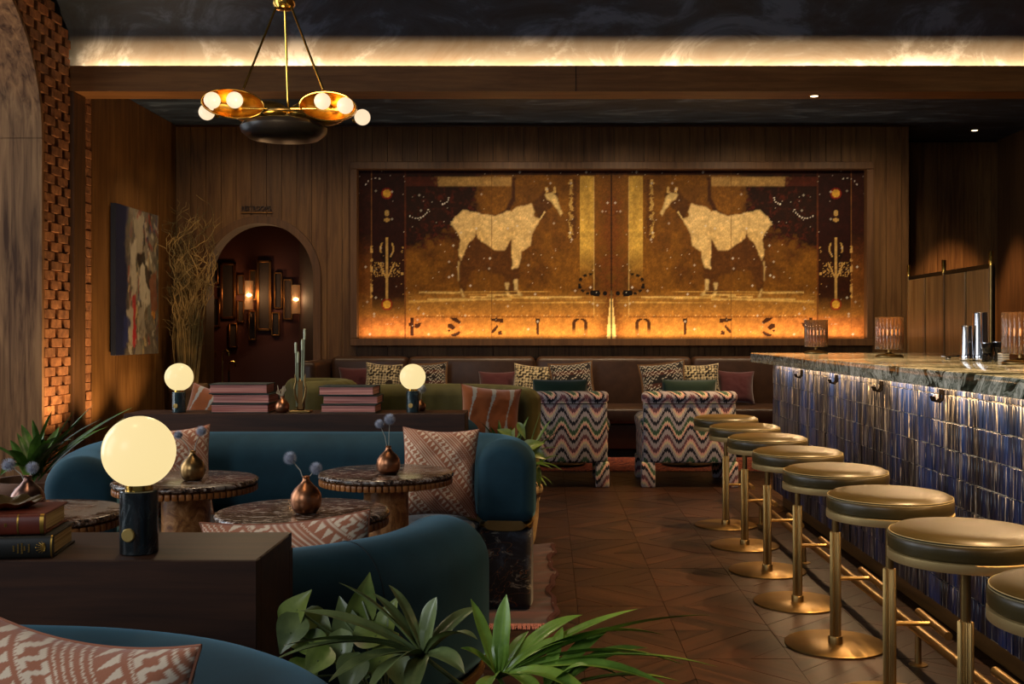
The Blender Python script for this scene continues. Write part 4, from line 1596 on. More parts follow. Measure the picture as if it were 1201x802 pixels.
# local x axis across, z up; lean with rx, yaw with rz
pillow('terracotta printed cushion leaning in the corner by the tall sofa arm', (-.51, 5.08, .640), .36, .42, .13, (-.20, .04, .10), pat_terra, 140, seed=1)
pillow('terracotta printed cushion behind the sofa corner table and globe lamp', (-1.74, 5.03, .650), .34, .42, .12, (-.14, -.04, .30), pat_terra, 90, seed=2)
pillow('terracotta printed cushion showing above the walnut console edge', (P(345, 0, 2.80).x, 2.79, .635), .45, .38, .12, (.10, -.09, -.10), pat_terra, 140, seed=3)
pillow('terracotta printed cushion on the sofa before the lamp console', (-.668, 1.475, .680), .42, .42, .14, (-.16, .03, -.40), pat_terra, 160, seed=4, pinch=.12)

# ================================================================== BACK OF THE ROOM
# ---- leather banquette
bq = thing('leather_banquette', 'long brown leather banquette under the horse mural', 'banquette', (1.0, 12.0, 0))
BX0, BX1 = P(386, 0, 12.05).x, 3.75
part('plinth', MB().box((BX0 + .02, 11.36, 0), (BX1, 12.46, .09)), DARK, bq, False, world=True)
part('seat_front', MB().rbox((BX0, 11.27, .09), (BX1, 12.3, .345), .02, 2), LEATH, bq, True, 30, world=True)
segx = [BX0] + [P(q, 0, 12.05).x for q in (477, 628, 813)] + [P(960, 0, 12.05).x, BX1]
for a, b in zip(segx[:-1], segx[1:]):
    part('seat_cushion', MB().rbox((a + .004, 11.24, .35), (b - .004, 12.12, .515), .04, 3), LEATH, bq, True, 50, world=True)
    part('back_cushion', MB().rbox((a + .004, 12.10, .46), (b - .004, 12.42, 1.035), .06, 3), LEATH, bq, True, 50, world=True)
xw = P(362, 0, 11.9).x
part('side_back', MB().rbox((xw, 11.35, .05), (BX0 - .004, 12.44, 1.0), .06, 3), LEATH, bq, True, 50, world=True)


def bpil(px, py, w_, h_, lab, pat, d=11.93, yaw=0.0, roll=0.0, lean=-.25, fringe=None, mat=None, n=44, seed=0):
    q = P(px, py, d)
    return pillow(lab, (q.x, d, q.z), w_, h_, .13, (lean, roll, yaw), pat, n, mat, 'cushions along the leather banquette', fringe, seed=seed)


MAR = flat('451517')
bpil(419, 449, .40, .36, 'plain burgundy cushion by the banquette end, beside a cream woven one', MAR, yaw=.3, mat=CUSHV, d=11.9)
bpil(449, 447, .40, .40, 'cream woven cushion between the burgundy cushion and the lit lamp', pat_weave, d=11.75, roll=.06, seed=3)
bpil(503, 446, .40, .38, 'black zigzag fringed cushion behind the green marble lamp', pat_zig, fringe='6b4a2a', d=11.85, roll=-.05, seed=4)
bpil(583, 453, .42, .34, 'plain burgundy cushion behind the rust striped cushion', MAR, mat=CUSHV, seed=5)
bpil(625, 450, .45, .42, 'cream woven cushion behind an armchair, next to the rust striped cushion', pat_weave, d=11.75, roll=.08, yaw=-.1, seed=6)
bpil(671, 448, .46, .42, 'black zigzag fringed cushion tilted against the cream woven one behind an armchair', pat_zig, fringe='6b4a2a', d=11.7, roll=-.07, yaw=.12, seed=7)
bpil(778, 448, .48, .42, 'black zigzag fringed cushion at the open gap between the armchairs', pat_zig, fringe='6b4a2a', d=11.62, roll=-.12, yaw=-.1, seed=8)
bpil(822, 448, .42, .40, 'cream woven cushion between black zigzag and burgundy, close to the bar', pat_weave, d=11.75, roll=-.05, seed=9)
bpil(863, 454, .41, .37, 'plain burgundy cushion on the banquette next to the bar', MAR, d=11.85, mat=CUSHV, roll=.03, seed=10)

# ---- rugs
RG = M('persian_rug').set(rough=.95, spec=.1)
_v = RG.pos((1, 1, 1))
_n = RG.noise(_v, 22, 4, .7, 1.5)
_vo = RG.n('ShaderNodeTexVoronoi')
_vo.inputs['Scale'].default_value = 9
RG.l(_v, _vo.inputs['Vector'])
_c = RG.ramp(_n, [(.36, lin('3b2430')), (.44, lin('8f4a34')), (.56, lin('b0664a')), (.68, lin('c79a7a'))], 'CONSTANT')
RG.col(RG.mix(RG.math('LESS_THAN', _vo.outputs['Distance'], .22), _c, lin('5b2a30')))
rug = thing('patterned_rug', 'faded orange red patterned rug under the banquette edge', 'rug', (1.0, 10.8, 0))
part('pile', MB().rbox((-.9, 10.14, .001), (3.6, 11.23, .012), .004, 1), RG.m, rug, False, world=True)
m = MB()
for k in range(220):
    x = -.9 + 4.5 * k / 220
    m.box((x, 10.115, .001), (x + .012, 10.142, .005))
part('fringe', m, simple('rug_fringe', lin('7d5a48'), .95), rug, False, world=True)
RG2 = M('oxblood_rug').set(rough=.9, spec=.1, sheen=.3)
_n = RG2.noise(RG2.pos((2, 16, 1)), 1.0, 4, .6, .6)
RG2.col(RG2.ramp(_n, [(.35, lin('1c0806')), (.55, lin('35110c')), (.7, lin('481a12'))]))
rug = thing('oxblood_rug', 'crumpled oxblood rug peeking out beside the teal sofa arm', 'rug', (-.2, 5.6, 0))
gx, gy = 60, 70
vsx = []
for j in range(gy + 1):
    for i in range(gx + 1):
        y = 4.76 + 1.85 * j / gy
        x = -.40 + (.42 + .015 * math.sin(y * 9) + .008 * math.sin(y * 23)) * i / gx
        e = max(0, (x + .06) / .08)
        vsx.append((x, y, .006 + e * (.006 + .006 * math.sin(y * 21) + .004 * math.sin(y * 47 + x * 9))))
nv0 = len(vsx)
vsx += [(p[0], p[1], .001) for p in vsx]
fs = []
for j in range(gy):
    for i in range(gx):
        a = j * (gx + 1) + i
        q = (a, a + 1, a + gx + 2, a + gx + 1)
        fs.append(q)
        if i in (0, gx - 1) or j in (0, gy - 1):
            if i == gx - 1:
                fs.append((a + 1, a + 1 + nv0, a + gx + 2 + nv0, a + gx + 2))
            if j == 0:
                fs.append((a, a + nv0, a + 1 + nv0, a + 1))
part('pile', MB().add(vsx, fs), RG2.m, rug, True, world=True)
m = MB()
for k in range(240):
    y = 4.78 + 1.8 * k / 240
    x = .02 + .015 * math.sin(y * 9) + .008 * math.sin(y * 23)
    m.tube([(x - .012, y, .018), (x + .006, y + .003, .016), (x + .014, y + random.uniform(-.004, .006), .006)], .0022, 4)
part('fringe', m, simple('rug_edge', lin('2f0d0b'), .95), rug, False, world=True)
m = MB()
for k in range(90):
    x = -.40 + .43 * k / 90
    m.tube([(x, 4.775, .012), (x + random.uniform(-.004, .004), 4.74, .010), (x + random.uniform(-.008, .008), 4.715, .003)], .0024, 4)
part('end_fringe', m, simple('pink_fringe', lin('8a5a55'), .95), rug, False, world=True)

# ---- flame stitch armchairs
FS = M('flame_stitch').set(rough=.9, spec=.15, sheen=.2)
_tc = FS.n('ShaderNodeTexCoord')
_sx = FS.n('ShaderNodeSeparateXYZ')
FS.l(_tc.outputs['Object'], _sx.inputs[0])
_u = FS.math('ADD', _sx.outputs[0], FS.math('MULTIPLY', _sx.outputs[1], .9))
_jag = FS.math('MULTIPLY', FS.math('PINGPONG', FS.math('MULTIPLY', _u, 95), 1.0), .016)
_uq = FS.math('DIVIDE', FS.math('FLOOR', FS.math('MULTIPLY', _u, 95)), 95)
_wv = FS.math('MULTIPLY', FS.math('COSINE', FS.math('MULTIPLY', _uq, 2 * PI / .197)), .060)
_k = FS.math('SUBTRACT', FS.math('ADD', _sx.outputs[2], _jag), _wv)
_k = FS.math('FRACT', FS.math('DIVIDE', _k, .337))
NV, GR, PM, PK, CR, GN = lin('1e202c'), lin('a39ba2'), lin('6b4650'), lin('d8a69c'), lin('d0c5a2'), lin('3c5744')
FS.col(FS.ramp(_k, [(0, PK), (.06, PM), (.17, GR), (.30, NV), (.40, PK), (.46, CR), (.50, GN), (.62, GR), (.74, NV), (.84, GR), (.94, CR)], 'CONSTANT'))
FLAME = FS.m


def armchair(label, x, y):
    t = thing('armchair', label, 'armchair', (x, y, 0), 0, 'flame stitch armchairs by the banquette')
    hw = .40
    b = part('backrest', MB().rbox((-hw + .012, 0.0, .205), (hw - .012, .12, .755), .025, 3), FLAME, t, True, 50)
    sec = [(0.055 + .072 * math.cos(2 * PI * k / 16), .755 + .052 * math.sin(2 * PI * k / 16)) for k in range(16)]
    m = MB()
    rings = []
    for xx, s in ((-hw + .0, .55), (-hw + .012, .85), (-hw + .035, 1), (hw - .035, 1), (hw - .012, .85), (hw, .55)):
        rings.append([(xx, .055 + (yy - .055) * s, .755 + (zz - .755) * s) for yy, zz in sec])
    part('top_roll', m.loft(rings), FLAME, b)
    part('piping', MB().tube([(-hw + .02, -.004, .705), (hw - .02, -.004, .705)], .0045, 6), simple('dark_piping', lin('2c2a2c'), .8) if 'dark_piping' not in bpy.data.materials else bpy.data.materials['dark_piping'], b)
    part('seat_frame', MB().rbox((-hw + .02, .03, .205), (hw - .02, .74, .36), .02, 2), FLAME, t, True, 50)
    part('seat_cushion', MB().rbox((-hw + .12, .10, .36), (hw - .12, .77, .47), .04, 3), FLAME, t, True, 50)
    for s in (-1, 1):
        prof = []
        for a in range(0, 181, 15):
            r = math.radians(a)
            prof.append((.055 + .072 * math.cos(r), .535 + .06 * math.sin(r)))
        prof = [(.11, .205), (.112, .46), (.126, .51)] + prof[1:-1] + [(-.016, .51), (.0, .46), (0, .205)]
        m = MB()
        rings = []
        for yy, k in ((.05, 1), (.70, 1), (.73, .97), (.745, .9)):
            rings.append([(s * (hw - .115 + .055 + (u - .055) * k), yy, .4 + (v - .4) * k) for u, v in prof])
        part('arm', m.loft(rings), FLAME, t, True, 40)
        for yy in (.0, .64):
            part('leg', MB().rbox((s * hw - (.115 if s > 0 else 0) - (0.006 if s < 0 else -.006), yy, 0), (s * hw + (0 if s > 0 else .115) - (0.006 if s < 0 else -.006), yy + .10, .215), .012, 2), FLAME, t, True, 50)
    return t


ac = armchair('flame stitch armchair between the leafy planter and the other armchair', P(658, 0, 9.1).x, 9.08)
dup(ac, (P(809, 0, 9.1).x, 9.08, 0), 0, 'flame stitch armchair beside the bar stools')
GRN = flat('0f2b20')
for px, lab in ((657, 'dark green lumbar cushion showing over the armchair by the leafy planter'), (809, 'dark green lumbar cushion showing over the armchair beside the bar stools')):
    q = P(px, 468, 9.27)
    pillow(lab, (q.x, 9.31, .70), .47, .40, .13, (.10, 0, 0), GRN, 36, CUSHV, 'lumbar cushions on the armchairs', pinch=.03)

# ---- small pedestal tables with peach flowers between armchairs and banquette
PEACH = simple('peach_petal', lin('c98f5e'), .7)
t0 = None
for px, lab in ((657, 'low round pedestal table hidden behind the armchair by the leafy planter'), (806, 'low round pedestal table hidden behind the armchair beside the bar stools')):
    x = P(px, 0, 10.6).x
    if t0 is None:
        t0 = t = thing('pedestal_table', lab, 'table', (x, 10.6, .012), 0, 'pedestal tables before the banquette')
        part('base', MB().lathe([(.24, 0), (.25, .006), (.25, .02), (.23, .03), (.05, .05)], 40), BLACKM, t)
        part('column', MB().lathe([(.035, .045), (.03, .1), (.03, .56)], 20), BLACKM, t)
        part('top', MB().lathe([(.03, .55), (.28, .56), (.285, .565), (.285, .58), (.28, .585), (1e-5, .585)], 44), W_FRAME, t)
    else:
        dup(t0, (x, 10.6, .012), 0, lab)
    f = thing('flower_vase', 'small copper vase of peach blooms behind the %s' % ('first armchair, near the planter' if px < 700 else 'armchair beside the bar stools'), 'vase', (x, 10.6, .598))
    part('body', MB().lathe([(r * 1.1, h * 1.1) for r, h in VPROF], 24), COPPER, f)
    for k in range(9):
        a = k * 2.4
        r = .045 * math.sqrt(k / 8)
        q = (r * math.cos(a), r * math.sin(a), .19 + .03 * math.cos(k))
        b = part('bloom', MB().sphere(q, .024, 10, 8, (1, 1, .8)), PEACH, f)
        part('stem', MB().tube([(0, 0, .09), (q[0] * .6, q[1] * .6, .15), q], .0015, 5), STEM, b)

# ---- green channel tufted barrel sofas behind the far console
def barrel(label, cx, cy, rx, ry, a0, a1, z1, name='barrel_sofa', nch=16, seat=True, hw=.095):
    t = thing(name, label, 'sofa', (cx, cy, 0), 0)
    pts = [(rx * math.cos(math.radians(a0 + (a1 - a0) * i / 24)), ry * math.sin(math.radians(a0 + (a1 - a0) * i / 24))) for i in range(25)]
    L = sum(math.dist(pts[i], pts[i + 1]) for i in range(24))

    def mod(s, z, l):
        if z < .35:
            return s
        return s * (1 + .20 * abs(math.sin(PI * l / L * nch)) ** .6) - (.0)
    back = part('backrest', sweep(MB(), pts, pill(hw, .10, z1, hw * .95, .03, 9), .05, mod), OLIVE, t, True, 60)
    part('piping', MB().tube([(p[0] * (1 - hw * .9 / rx), p[1] * (1 - hw * .9 / ry), z1 - .13) for p in pts], .008, 6), OLIVE, back)
    part('base', sweep(MB(), pts, pill(hw - .02, .0, .11, .01, .01), .03), W_FRAME, t)
    if seat:
        poly = [(p[0] * (1 - .06 / rx), p[1] * (1 - .06 / ry)) for p in pts]
        part('seat', seat_prism(MB(), poly, .06, .44), OLIVE, t, True, 35)
    return t


barrel('olive velvet channel tufted curved sofa holding the rust striped cushion, beside the planter', P(508, 0, 7.35).x, 7.35, .62, .62, -18, 198, .925)
barrel('olive velvet channel tufted barrel chair beyond the ledgers, lit golden on top', P(362, 0, 8.55).x, 8.55, .28, .34, -75, 130, .93, 'barrel_chair', 12)
barrel('olive velvet barrel chair behind the globe lamp near the willow branches', P(232, 0, 7.3).x, 7.3, .42, .45, 20, 235, .74, 'barrel_chair', 12)
q = P(573, 478, 6.95)
pillow('rust velvet cushion with silver teardrop stripes on the curved olive sofa', (q.x + .01, 6.95, q.z - .05), .40, .38, .15, (-.25, .10, .25), pat_rust, 70, CUSHV, seed=12)
q = P(242, 472, 6.9)
pillow('rust velvet cushion with silver diamond between lamp and ledgers', (q.x, 6.98, q.z - .10), .36, .38, .14, (-.2, .25, -.1), pat_rust, 60, CUSHV, seed=13)
# teal curved sofa backing onto the far side of the far console
pG = [(-2.0, 6.30), (-1.96, 6.12), (-1.75, 6.02), (-.86, 6.02), (-.70, 6.09), (-.58, 6.22), (-.53, 6.40)]
sofa('teal velvet curved sofa just past the end of the far console, mostly hidden by leaves', pG,
     [(-.68, 6.42), (-.7, 6.52), (-.9, 6.56), (-1.7, 6.56), (-1.84, 6.5), (-1.84, 6.25), (-1.72, 6.165), (-.88, 6.165), (-.80, 6.21), (-.72, 6.3)], (-1.2, 6.2, 0))

# ---- things on the far console
vase('copper bud vase with dried sprigs between the two ledger stacks', P(331, 0, 5.62).x, 5.62, ZC, .86, COPPER, [])
x0, y0 = P(330, 0, 5.62).x, 5.62
t = thing('dried_sprigs', 'pale dried sprigs standing in the copper vase by the ledgers', 'flowers', (x0, y0, ZC + .06))
for k in range(11):
    e = Vector((random.uniform(-.03, .03), random.uniform(-.015, .015), random.uniform(.055, .095)))
    pts = [Vector((0, 0, 0)), e * .4 + Vector((random.uniform(-.006, .006), 0, .01)), e * .75 + Vector((random.uniform(-.01, .01), 0, 0)), e]
    part('sprig', MB().tube(pts, [.0015, .0016, .003, .0022], 5), simple('dry_cream', lin('b8a588'), .9) if 'dry_cream' not in bpy.data.materials else bpy.data.materials['dry_cream'], t)
vase('copper bud vase with a thistle right of the green marble lamp', P(494, 0, 5.78).x, 5.77, ZC, .6, COPPER, [(495, 456, .022, 'dusky thistle behind the globe of the green marble lamp')])
# tall sculptural rods on a brass plinth
q = P(353, 0, 5.66)
t = thing('rod_sculpture', 'brass sculpture with tall pale capped rods between the ledger stacks', 'sculpture', (q.x, 5.66, ZC))
part('plinth', MB().rbox((-.055, -.04, 0), (.055, .04, .012), .003, 1), BRASS, t, False)
part('body', MB().rbox((-.018, -.018, .012), (.018, .018, .17), .006, 1), brass('antique_brass', lin('7a5a34'), .4), t)
PALE = simple('pale_rod', lin('8e9476'), .5)
for dx, z1, lean in ((-.020, .36, -.004), (-.013, .31, 0), (.004, .375, .006), (.012, .43, .010)):
    r = part('rod', MB().tube([(dx, -.012, .03), (dx + lean, -.012, z1)], .0045, 8), PALE, t)
    part('cap', MB().lathe([(.0065, -.05), (.0065, 0), (.004, .006), (1e-5, .007)], 12, (dx + lean, -.012, z1)), simple('pale_cap', lin('b9bd9c'), .4) if 'pale_cap' not in bpy.data.materials else bpy.data.materials['pale_cap'], r)
for s in (-1, 1):
    part('scroll', MB().tube([(s * .012, -.016, .05), (s * .026, -.018, .09), (s * .03, -.018, .13), (s * .022, -.018, .165), (s * .028, -.018, .20)], [.005, .006, .005, .004, .002], 8), BRASS, t)

# ================================================================== PLANTS
def leafmat(name, c1, c2, rough=.35):
    m = M(name).set(rough=rough, spec=.5, subs=0.0)
    n = m.noise(m.pos(), 14, 4, .6)
    m.col(m.ramp(n, [(.3, lin(c1)), (.7, lin(c2))]))
    return m.m


LF_PALM = leafmat('palm_leaf', '4a6e20', '8fb04a', .3)
LF_DARK = leafmat('dark_leaf', '4b5a34', '808f58', .32)
LF_DRAC = leafmat('dracaena_leaf', '33501c', '668632', .35)
LF_POTH = leafmat('pothos_leaf', '4f6a22', '9caa58', .35)
SOIL = simple('soil', lin('20150e'), .95)


def blade(mb, base, tip, width, droop, fold=.3, n=14, twist=0.0, ribs=0):
    """strap leaf arching from base to tip (both points are reached), v-folded cross section"""
    p0, p2 = Vector(base), Vector(tip)
    L_ = (p2 - p0).length
    p1 = p0.lerp(p2, .5) + Vector((0, 0, .42 * droop * L_))
    rows = []
    for i in range(n + 1):
        t = i / n
        p = p0 * (1 - t) ** 2 + p1 * 2 * t * (1 - t) + p2 * t * t
        d = ((p1 - p0) * (1 - t) + (p2 - p1) * t).normalized()
        wv = width * min(1, .30 + 2.6 * t) * (1 if t < .55 else max(.03, 1 - ((t - .55) / .45) ** 1.9))
        side = d.cross(Vector((0, 0, 1)))
        if side.length < .15:
            side = Vector((1, 0, 0)) - d * d.x
        side = Matrix.Rotation(twist * (1 - .5 * t), 3, d) @ side.normalized()
        up = side.cross(d).normalized()
        row = []
        for j in range(7):
            q = j / 3 - 1
            corr = .05 * width * (1 if j % 2 else -1) if ribs else 0
            row.append(p + side * q * wv * .5 + up * (abs(q) * fold * wv * .5 + corr * (1 - t)))
        rows.append(row)
    vs = [q for r in rows for q in r]
    fs = [(i * 7 + j, i * 7 + j + 1, i * 7 + 8 + j, i * 7 + 7 + j) for i in range(n) for j in range(6)]
    return mb.add(vs, fs)


def pot(t, r, h, mat, lip=True, loc=None):
    part('pot', MB().lathe([(r * .72, 0), (r * .76, .01), (r * .92, h * .5), (r, h * .86), (r * 1.08, h * .9), (r * 1.1, h * .96), (r * 1.06, h), (r * .92, h), (r * .9, h * .9)], 40), mat, t)
    part('soil', MB().lathe([(r * .9, h * .90), (r * .5, h * .92), (1e-5, h * .925)], 24), SOIL, t)


# fan palm in the foreground
px0, py0 = .0, 1.93
t = thing('fan_palm', 'fan palm with long drooping leaflets in a planter beside the teal sofas', 'plant', (px0, py0, 0))
pot(t, .16, .52, simple('charcoal_pot', lin('2b211b'), .5))


def fan(cx, cy, dpt, leaves, mat, stem_from=(0, 0, .47)):
    c = P(cx, cy, dpt) - Vector((px0, py0, 0))
    st = part('stalk', MB().tube([stem_from, Vector(stem_from).lerp(c, .5) + Vector((.01, 0, .03)), c], [.006, .005, .004], 8), mat, t)
    for (tx, ty, dd, wd, dr) in leaves:
        e = P(tx, ty, dpt + dd) - Vector((px0, py0, 0))
        part('leaflet', blade(MB(), c, e, wd * 1.25, dr, .35, 14, random.uniform(-.5, .5), 1), mat, st)


fan(497, 770, 1.90, [(397, 683, .05, .030, .3), (437, 695, .08, .020, .3), (456, 686, .10, .020, .5), (350, 716, -.03, .030, .3), (332, 757, -.10, .030, .35), (314, 778, -.14, .026, .5),
                     (512, 700, .02, .034, .5), (560, 750, -.05, .034, .9), (562, 712, .08, .024, .5), (385, 800, -.15, .034, .5), (430, 815, -.18, .03, .6), (545, 790, -.1, .028, .6), (480, 830, -.16, .03, .6)], LF_DARK)
fan(585, 795, 1.86, [(594, 697, .02, .026, .25), (552, 702, .06, .018, .2), (683, 721, .06, .026, .45), (748, 714, .05, .020, .25), (780, 745, .02, .034, .55), (833, 721, -.05, .026, .3),
                     (803, 780, -.04, .030, .5), (842, 782, -.1, .020, .35), (690, 750, .0, .024, .6), (786, 806, -.1, .024, .5), (700, 826, -.14, .030, .6), (640, 830, -.16, .028, .6), (560, 830, -.15, .028, .6), (742, 800, .0, .03, .6),
                     (540, 760, -.02, .024, .5), (620, 740, .05, .02, .4)], LF_PALM)
fan(640, 815, 1.80, [(800, 800, .03, .024, .4), (760, 760, .08, .026, .5), (720, 735, .1, .024, .5), (690, 780, -.05, .022, .6), (660, 735, .09, .02, .4)], LF_PALM)

# broad leafed pothos beside the palm
t = thing('pothos', 'broad leafed trailing plant behind the fan palm at the console corner', 'plant', (-.30, 2.02, 0))
pot(t, .08, .60, simple('dark_clay_pot', lin('35271d'), .7))


def heart(mb, c, n_, updir, L_, W_):
    n_ = Vector(n_).normalized()
    u = (Vector(updir) - n_ * Vector(updir).dot(n_)).normalized()
    s = u.cross(n_)
    rows = []
    N = 9
    for i in range(N + 1):
        f = i / N
        wv = W_ * (math.sin(PI * f ** .62)) * .5 if 0 < i < N else .001
        row = []
        for j in (-1, -.5, 0, .5, 1):
            row.append(Vector(c) + u * (f - .5) * L_ + s * j * wv + n_ * (abs(j) * wv * .35 - .25 * L_ * (f - .4) ** 2))
        rows.append(row)
    vs = [q for r in rows for q in r]
    fs = [(i * 5 + j, i * 5 + j + 1, i * 5 + 6 + j, i * 5 + 5 + j) for i in range(N) for j in range(4)]
    return mb.add(vs, fs)


for (lx, ly, dd, L_, W_, up, nr) in ((348, 715, 0, .09, .06, (.7, 0, 1), (-.5, -1, .2)), (340, 742, -.03, .08, .06, (-.4, 0, -1), (.2, -1, .6)), (372, 735, .03, .09, .06, (.6, 0, -.6), (.1, -1, .7)), (405, 730, .04, .10, .06, (-.2, 0, 1), (.3, -1, .2)),
                                     (425, 705, .06, .11, .06, (.4, 0, 1), (.5, -1, .1)), (400, 762, -.02, .08, .05, (.1, 0, -1), (0, -1, .5)), (372, 775, -.06, .07, .055, (-.5, 0, -.8), (.2, -1, .8)), (440, 745, .02, .09, .055, (.8, 0, .2), (.2, -1, .8)), (470, 790, -.02, .08, .05, (.3, 0, -1), (.1, -1, .7)),
                                     (412, 790, -.08, .08, .06, (-.2, 0, -1), (0, -1, .6)), (455, 725, .06, .09, .05, (.3, 0, 1), (-.4, -1, .3)), (360, 755, -.02, .08, .055, (-.9, 0, .1), (0, -1, 1)), (445, 775, 0, .08, .05, (-.6, 0, -.8), (.3, -1, .6)), (350, 795, -.06, .08, .06, (-.4, 0, -1), (.2, -1, .8))):
    c = P(lx, ly, 2.0 + dd) - Vector(t.location)
    lf = part('leaf', heart(MB(), c, nr, up, L_, W_), LF_POTH if ly % 2 else LF_DARK, t)
    part('petiole', MB().tube([(0, 0, .55), Vector((0, 0, .6)).lerp(c, .5) + Vector((0, 0, .03)), c], .0025, 5), LF_DARK, lf)

# long leaved plant left, behind the sofa arm
t = thing('dracaena', 'strappy leaved plant behind the far sofa corner by the brick wall', 'plant', (-2.74, 5.75, 0))
pot(t, .2, .52, simple('terracotta_pot', lin('6a4630'), .8))
for (tx, ty, dd, wd, dr) in ((110, 474, .1, .030, .1), (62, 480, 0, .024, .1), (12, 516, -.1, .028, .45), (25, 498, .15, .026, .4), (10, 528, -.25, .03, .5), (0, 558, -.35, .03, .7), (155, 478, .2, .022, .2), (80, 492, .1, .022, .2), (95, 500, -.05, .026, .3), (45, 508, -.15, .03, .3), (112, 512, .2, .02, .5), (70, 500, .2, .026, .2),
                             (0, 540, -.1, .026, .5), (-20, 520, -.1, .03, .5), (128, 500, .3, .024, .4), (30, 570, -.3, .026, .8), (100, 488, -.1, .02, .2), (55, 490, .05, .024, .15), (38, 492, -.2, .022, .3), (88, 480, .05, .02, .1), (70, 512, -.3, .026, .4), (20, 508, .1, .02, .4), (118, 492, .1, .022, .3), (60, 520, -.3, .024, .5), (85, 515, -.25, .024, .4)):
    e = P(tx, ty, 5.75 + dd) - Vector(t.location)
    b = Vector((random.uniform(-.04, .04), random.uniform(-.04, .04), .5 + random.uniform(0, .06)))
    part('leaf', blade(MB(), b, e, wd * 1.9, dr, .3, 14, random.uniform(-.5, .5)), LF_DRAC, t)

# plant in the carved stone planter beside the sofa arm
STONE = M('travertine').set(rough=.75)
_n = STONE.noise(STONE.pos((1, 1, 3)), 9, 5, .65)
STONE.col(STONE.ramp(_n, [(.3, lin('9c7c52')), (.7, lin('c9ab7c'))])).bump(_n, .2, .01)
t = thing('leafy_planter', 'arching leafy plant in a carved stone urn behind the tall sofa arm', 'plant', (-.215, 5.93, .012))
part('urn', MB().lathe([(.10, 0), (.105, .04), (.115, .07), (.145, .16), (.162, .28), (.165, .36), (.170, .372), (.170, .40), (.182, .41), (.187, .43), (.182, .452), (.155, .455), (.145, .42)], 44), STONE.m, t)
part('soil', MB().lathe([(.148, .42), (1e-5, .43)], 24), SOIL, t)
for (tx, ty, dd, wd, dr) in ((636, 476, 0, .022, .1), (655, 496, 0, .02, .4), (648, 490, .1, .02, .4), (666, 500, -.05, .016, .6), (655, 525, -.1, .02, .8), (648, 550, -.15, .022, 1.1), (660, 552, -.1, .02, 1.1), (641, 570, -.2, .02, 1.3), (648, 568, -.12, .018, 1.3), (563, 494, -.1, .026, .5), (575, 500, -.15, .022, .5), (560, 503, 0, .02, .5),
                             (600, 500, -.2, .022, .4), (612, 508, -.2, .022, .5), (652, 512, -.05, .022, .6), (628, 540, -.25, .02, .9), (585, 492, .1, .022, .3), (620, 488, .12, .02, .2), (657, 535, 0, .018, .9), (633, 520, -.2, .02, .6)):
    e = P(tx, ty, 5.95 + dd) - Vector(t.location)
    b = Vector((random.uniform(-.06, .06), random.uniform(-.05, .05), .42))
    part('leaf', blade(MB(), b, e, wd * 1.7, dr, .3, 14, random.uniform(-.4, .4)), LF_DRAC, t)
for (lx, ly, L_, W_, up, nr) in ((625, 522, .13, .07, (1, 0, .25), (-.2, -1, .7)), (632, 533, .09, .06, (.7, 0, -.5), (0, -1, .6)), (600, 512, .10, .05, (.3, 0, 1), (-.3, -1, .1)), (592, 507, .09, .05, (-.8, 0, .4), (.2, -1, .6)), (632, 560, .12, .04, (.1, 0, -1), (-.5, -1, .1)), (612, 505, .10, .04, (.4, 0, -.9), (.2, -1, .2))):
    c = P(lx, ly, 5.72) - Vector(t.location)
    lf = part('leaf', heart(MB(), c, nr, up, L_, W_), LF_POTH, t)
    part('petiole', MB().tube([(0, -.05, .42), Vector((0, -.05, .45)).lerp(c, .5) + Vector((0, 0, .04)), c], .0025, 5), LF_DRAC, lf)

# curly willow branches in a tall pot by the doorway
t = thing('willow_branches', 'tall curly willow branches in a tan pot beside the arched doorway', 'branches', (P(221, 0, 11.95).x, 11.95, 0))
pot(t, .19, .74, simple('tan_pot', lin('8a6a48'), .8))
WIL = M('willow_bark').set(rough=.7)
_n = WIL.noise(WIL.pos((1, 1, 1)), 2.0, 3, .6)
WIL.col(WIL.ramp(_n, [(.4, lin('4a4020')), (.62, lin('b08c50'))]))
rr = random.Random(5)
for k in range(70):
    h_ = rr.uniform(1.3, 2.45)
    a = rr.uniform(0, 2 * PI)
    r0 = rr.uniform(.0, .12)
    x, y, z = r0 * math.cos(a), r0 * math.sin(a), .68
    pts, rad = [], []
    n = 46
    p = Vector((x, y, z))
    d = Vector((math.cos(a) * .10, math.sin(a) * .10, 1)).normalized()
    wx, wy = rr.uniform(-1, 1), rr.uniform(-1, 1)
    for i in range(n):
        f = i / (n - 1)
        pts.append(p.copy())
        rad.append(.0075 * (1 - .70 * f))
        cur = max(0, f - .30) * 1.5
        wx = .70 * wx + rr.uniform(-1, 1)
        wy = .70 * wy + rr.uniform(-1, 1)
        dd = (d + Vector((wx * 1.3 * cur, wy * 1.0 * cur, .15 * cur * wy)) - Vector((p.x, p.y, 0)) * 1.6 * cur).normalized()
        p = p + dd * (h_ / n)
        p.x, p.y = max(-.15, min(.26, p.x)), max(-.26, min(.26, p.y))
    b = part('branch', MB().tube(pts, rad, 5, True), WIL.m, t)
    m = MB()
    for j in range(7):
        i = rr.randint(16, n - 3)
        q = Vector(pts[i])
        d = Vector((rr.uniform(-1, 1), rr.uniform(-1, .5), rr.uniform(.2, 1))).normalized()
        tw = [q]
        for s in range(1, 6):
            d = (d + Vector((rr.uniform(-.6, .6), rr.uniform(-.6, .6), rr.uniform(-.3, .5)))).normalized()
            tw.append(tw[-1] + d * .032)
        m.tube(tw, [.003, .0028, .0024, .002, .0016, .001], 4)
    part('twigs', m, WIL.m, b)['kind'] = 'stuff'

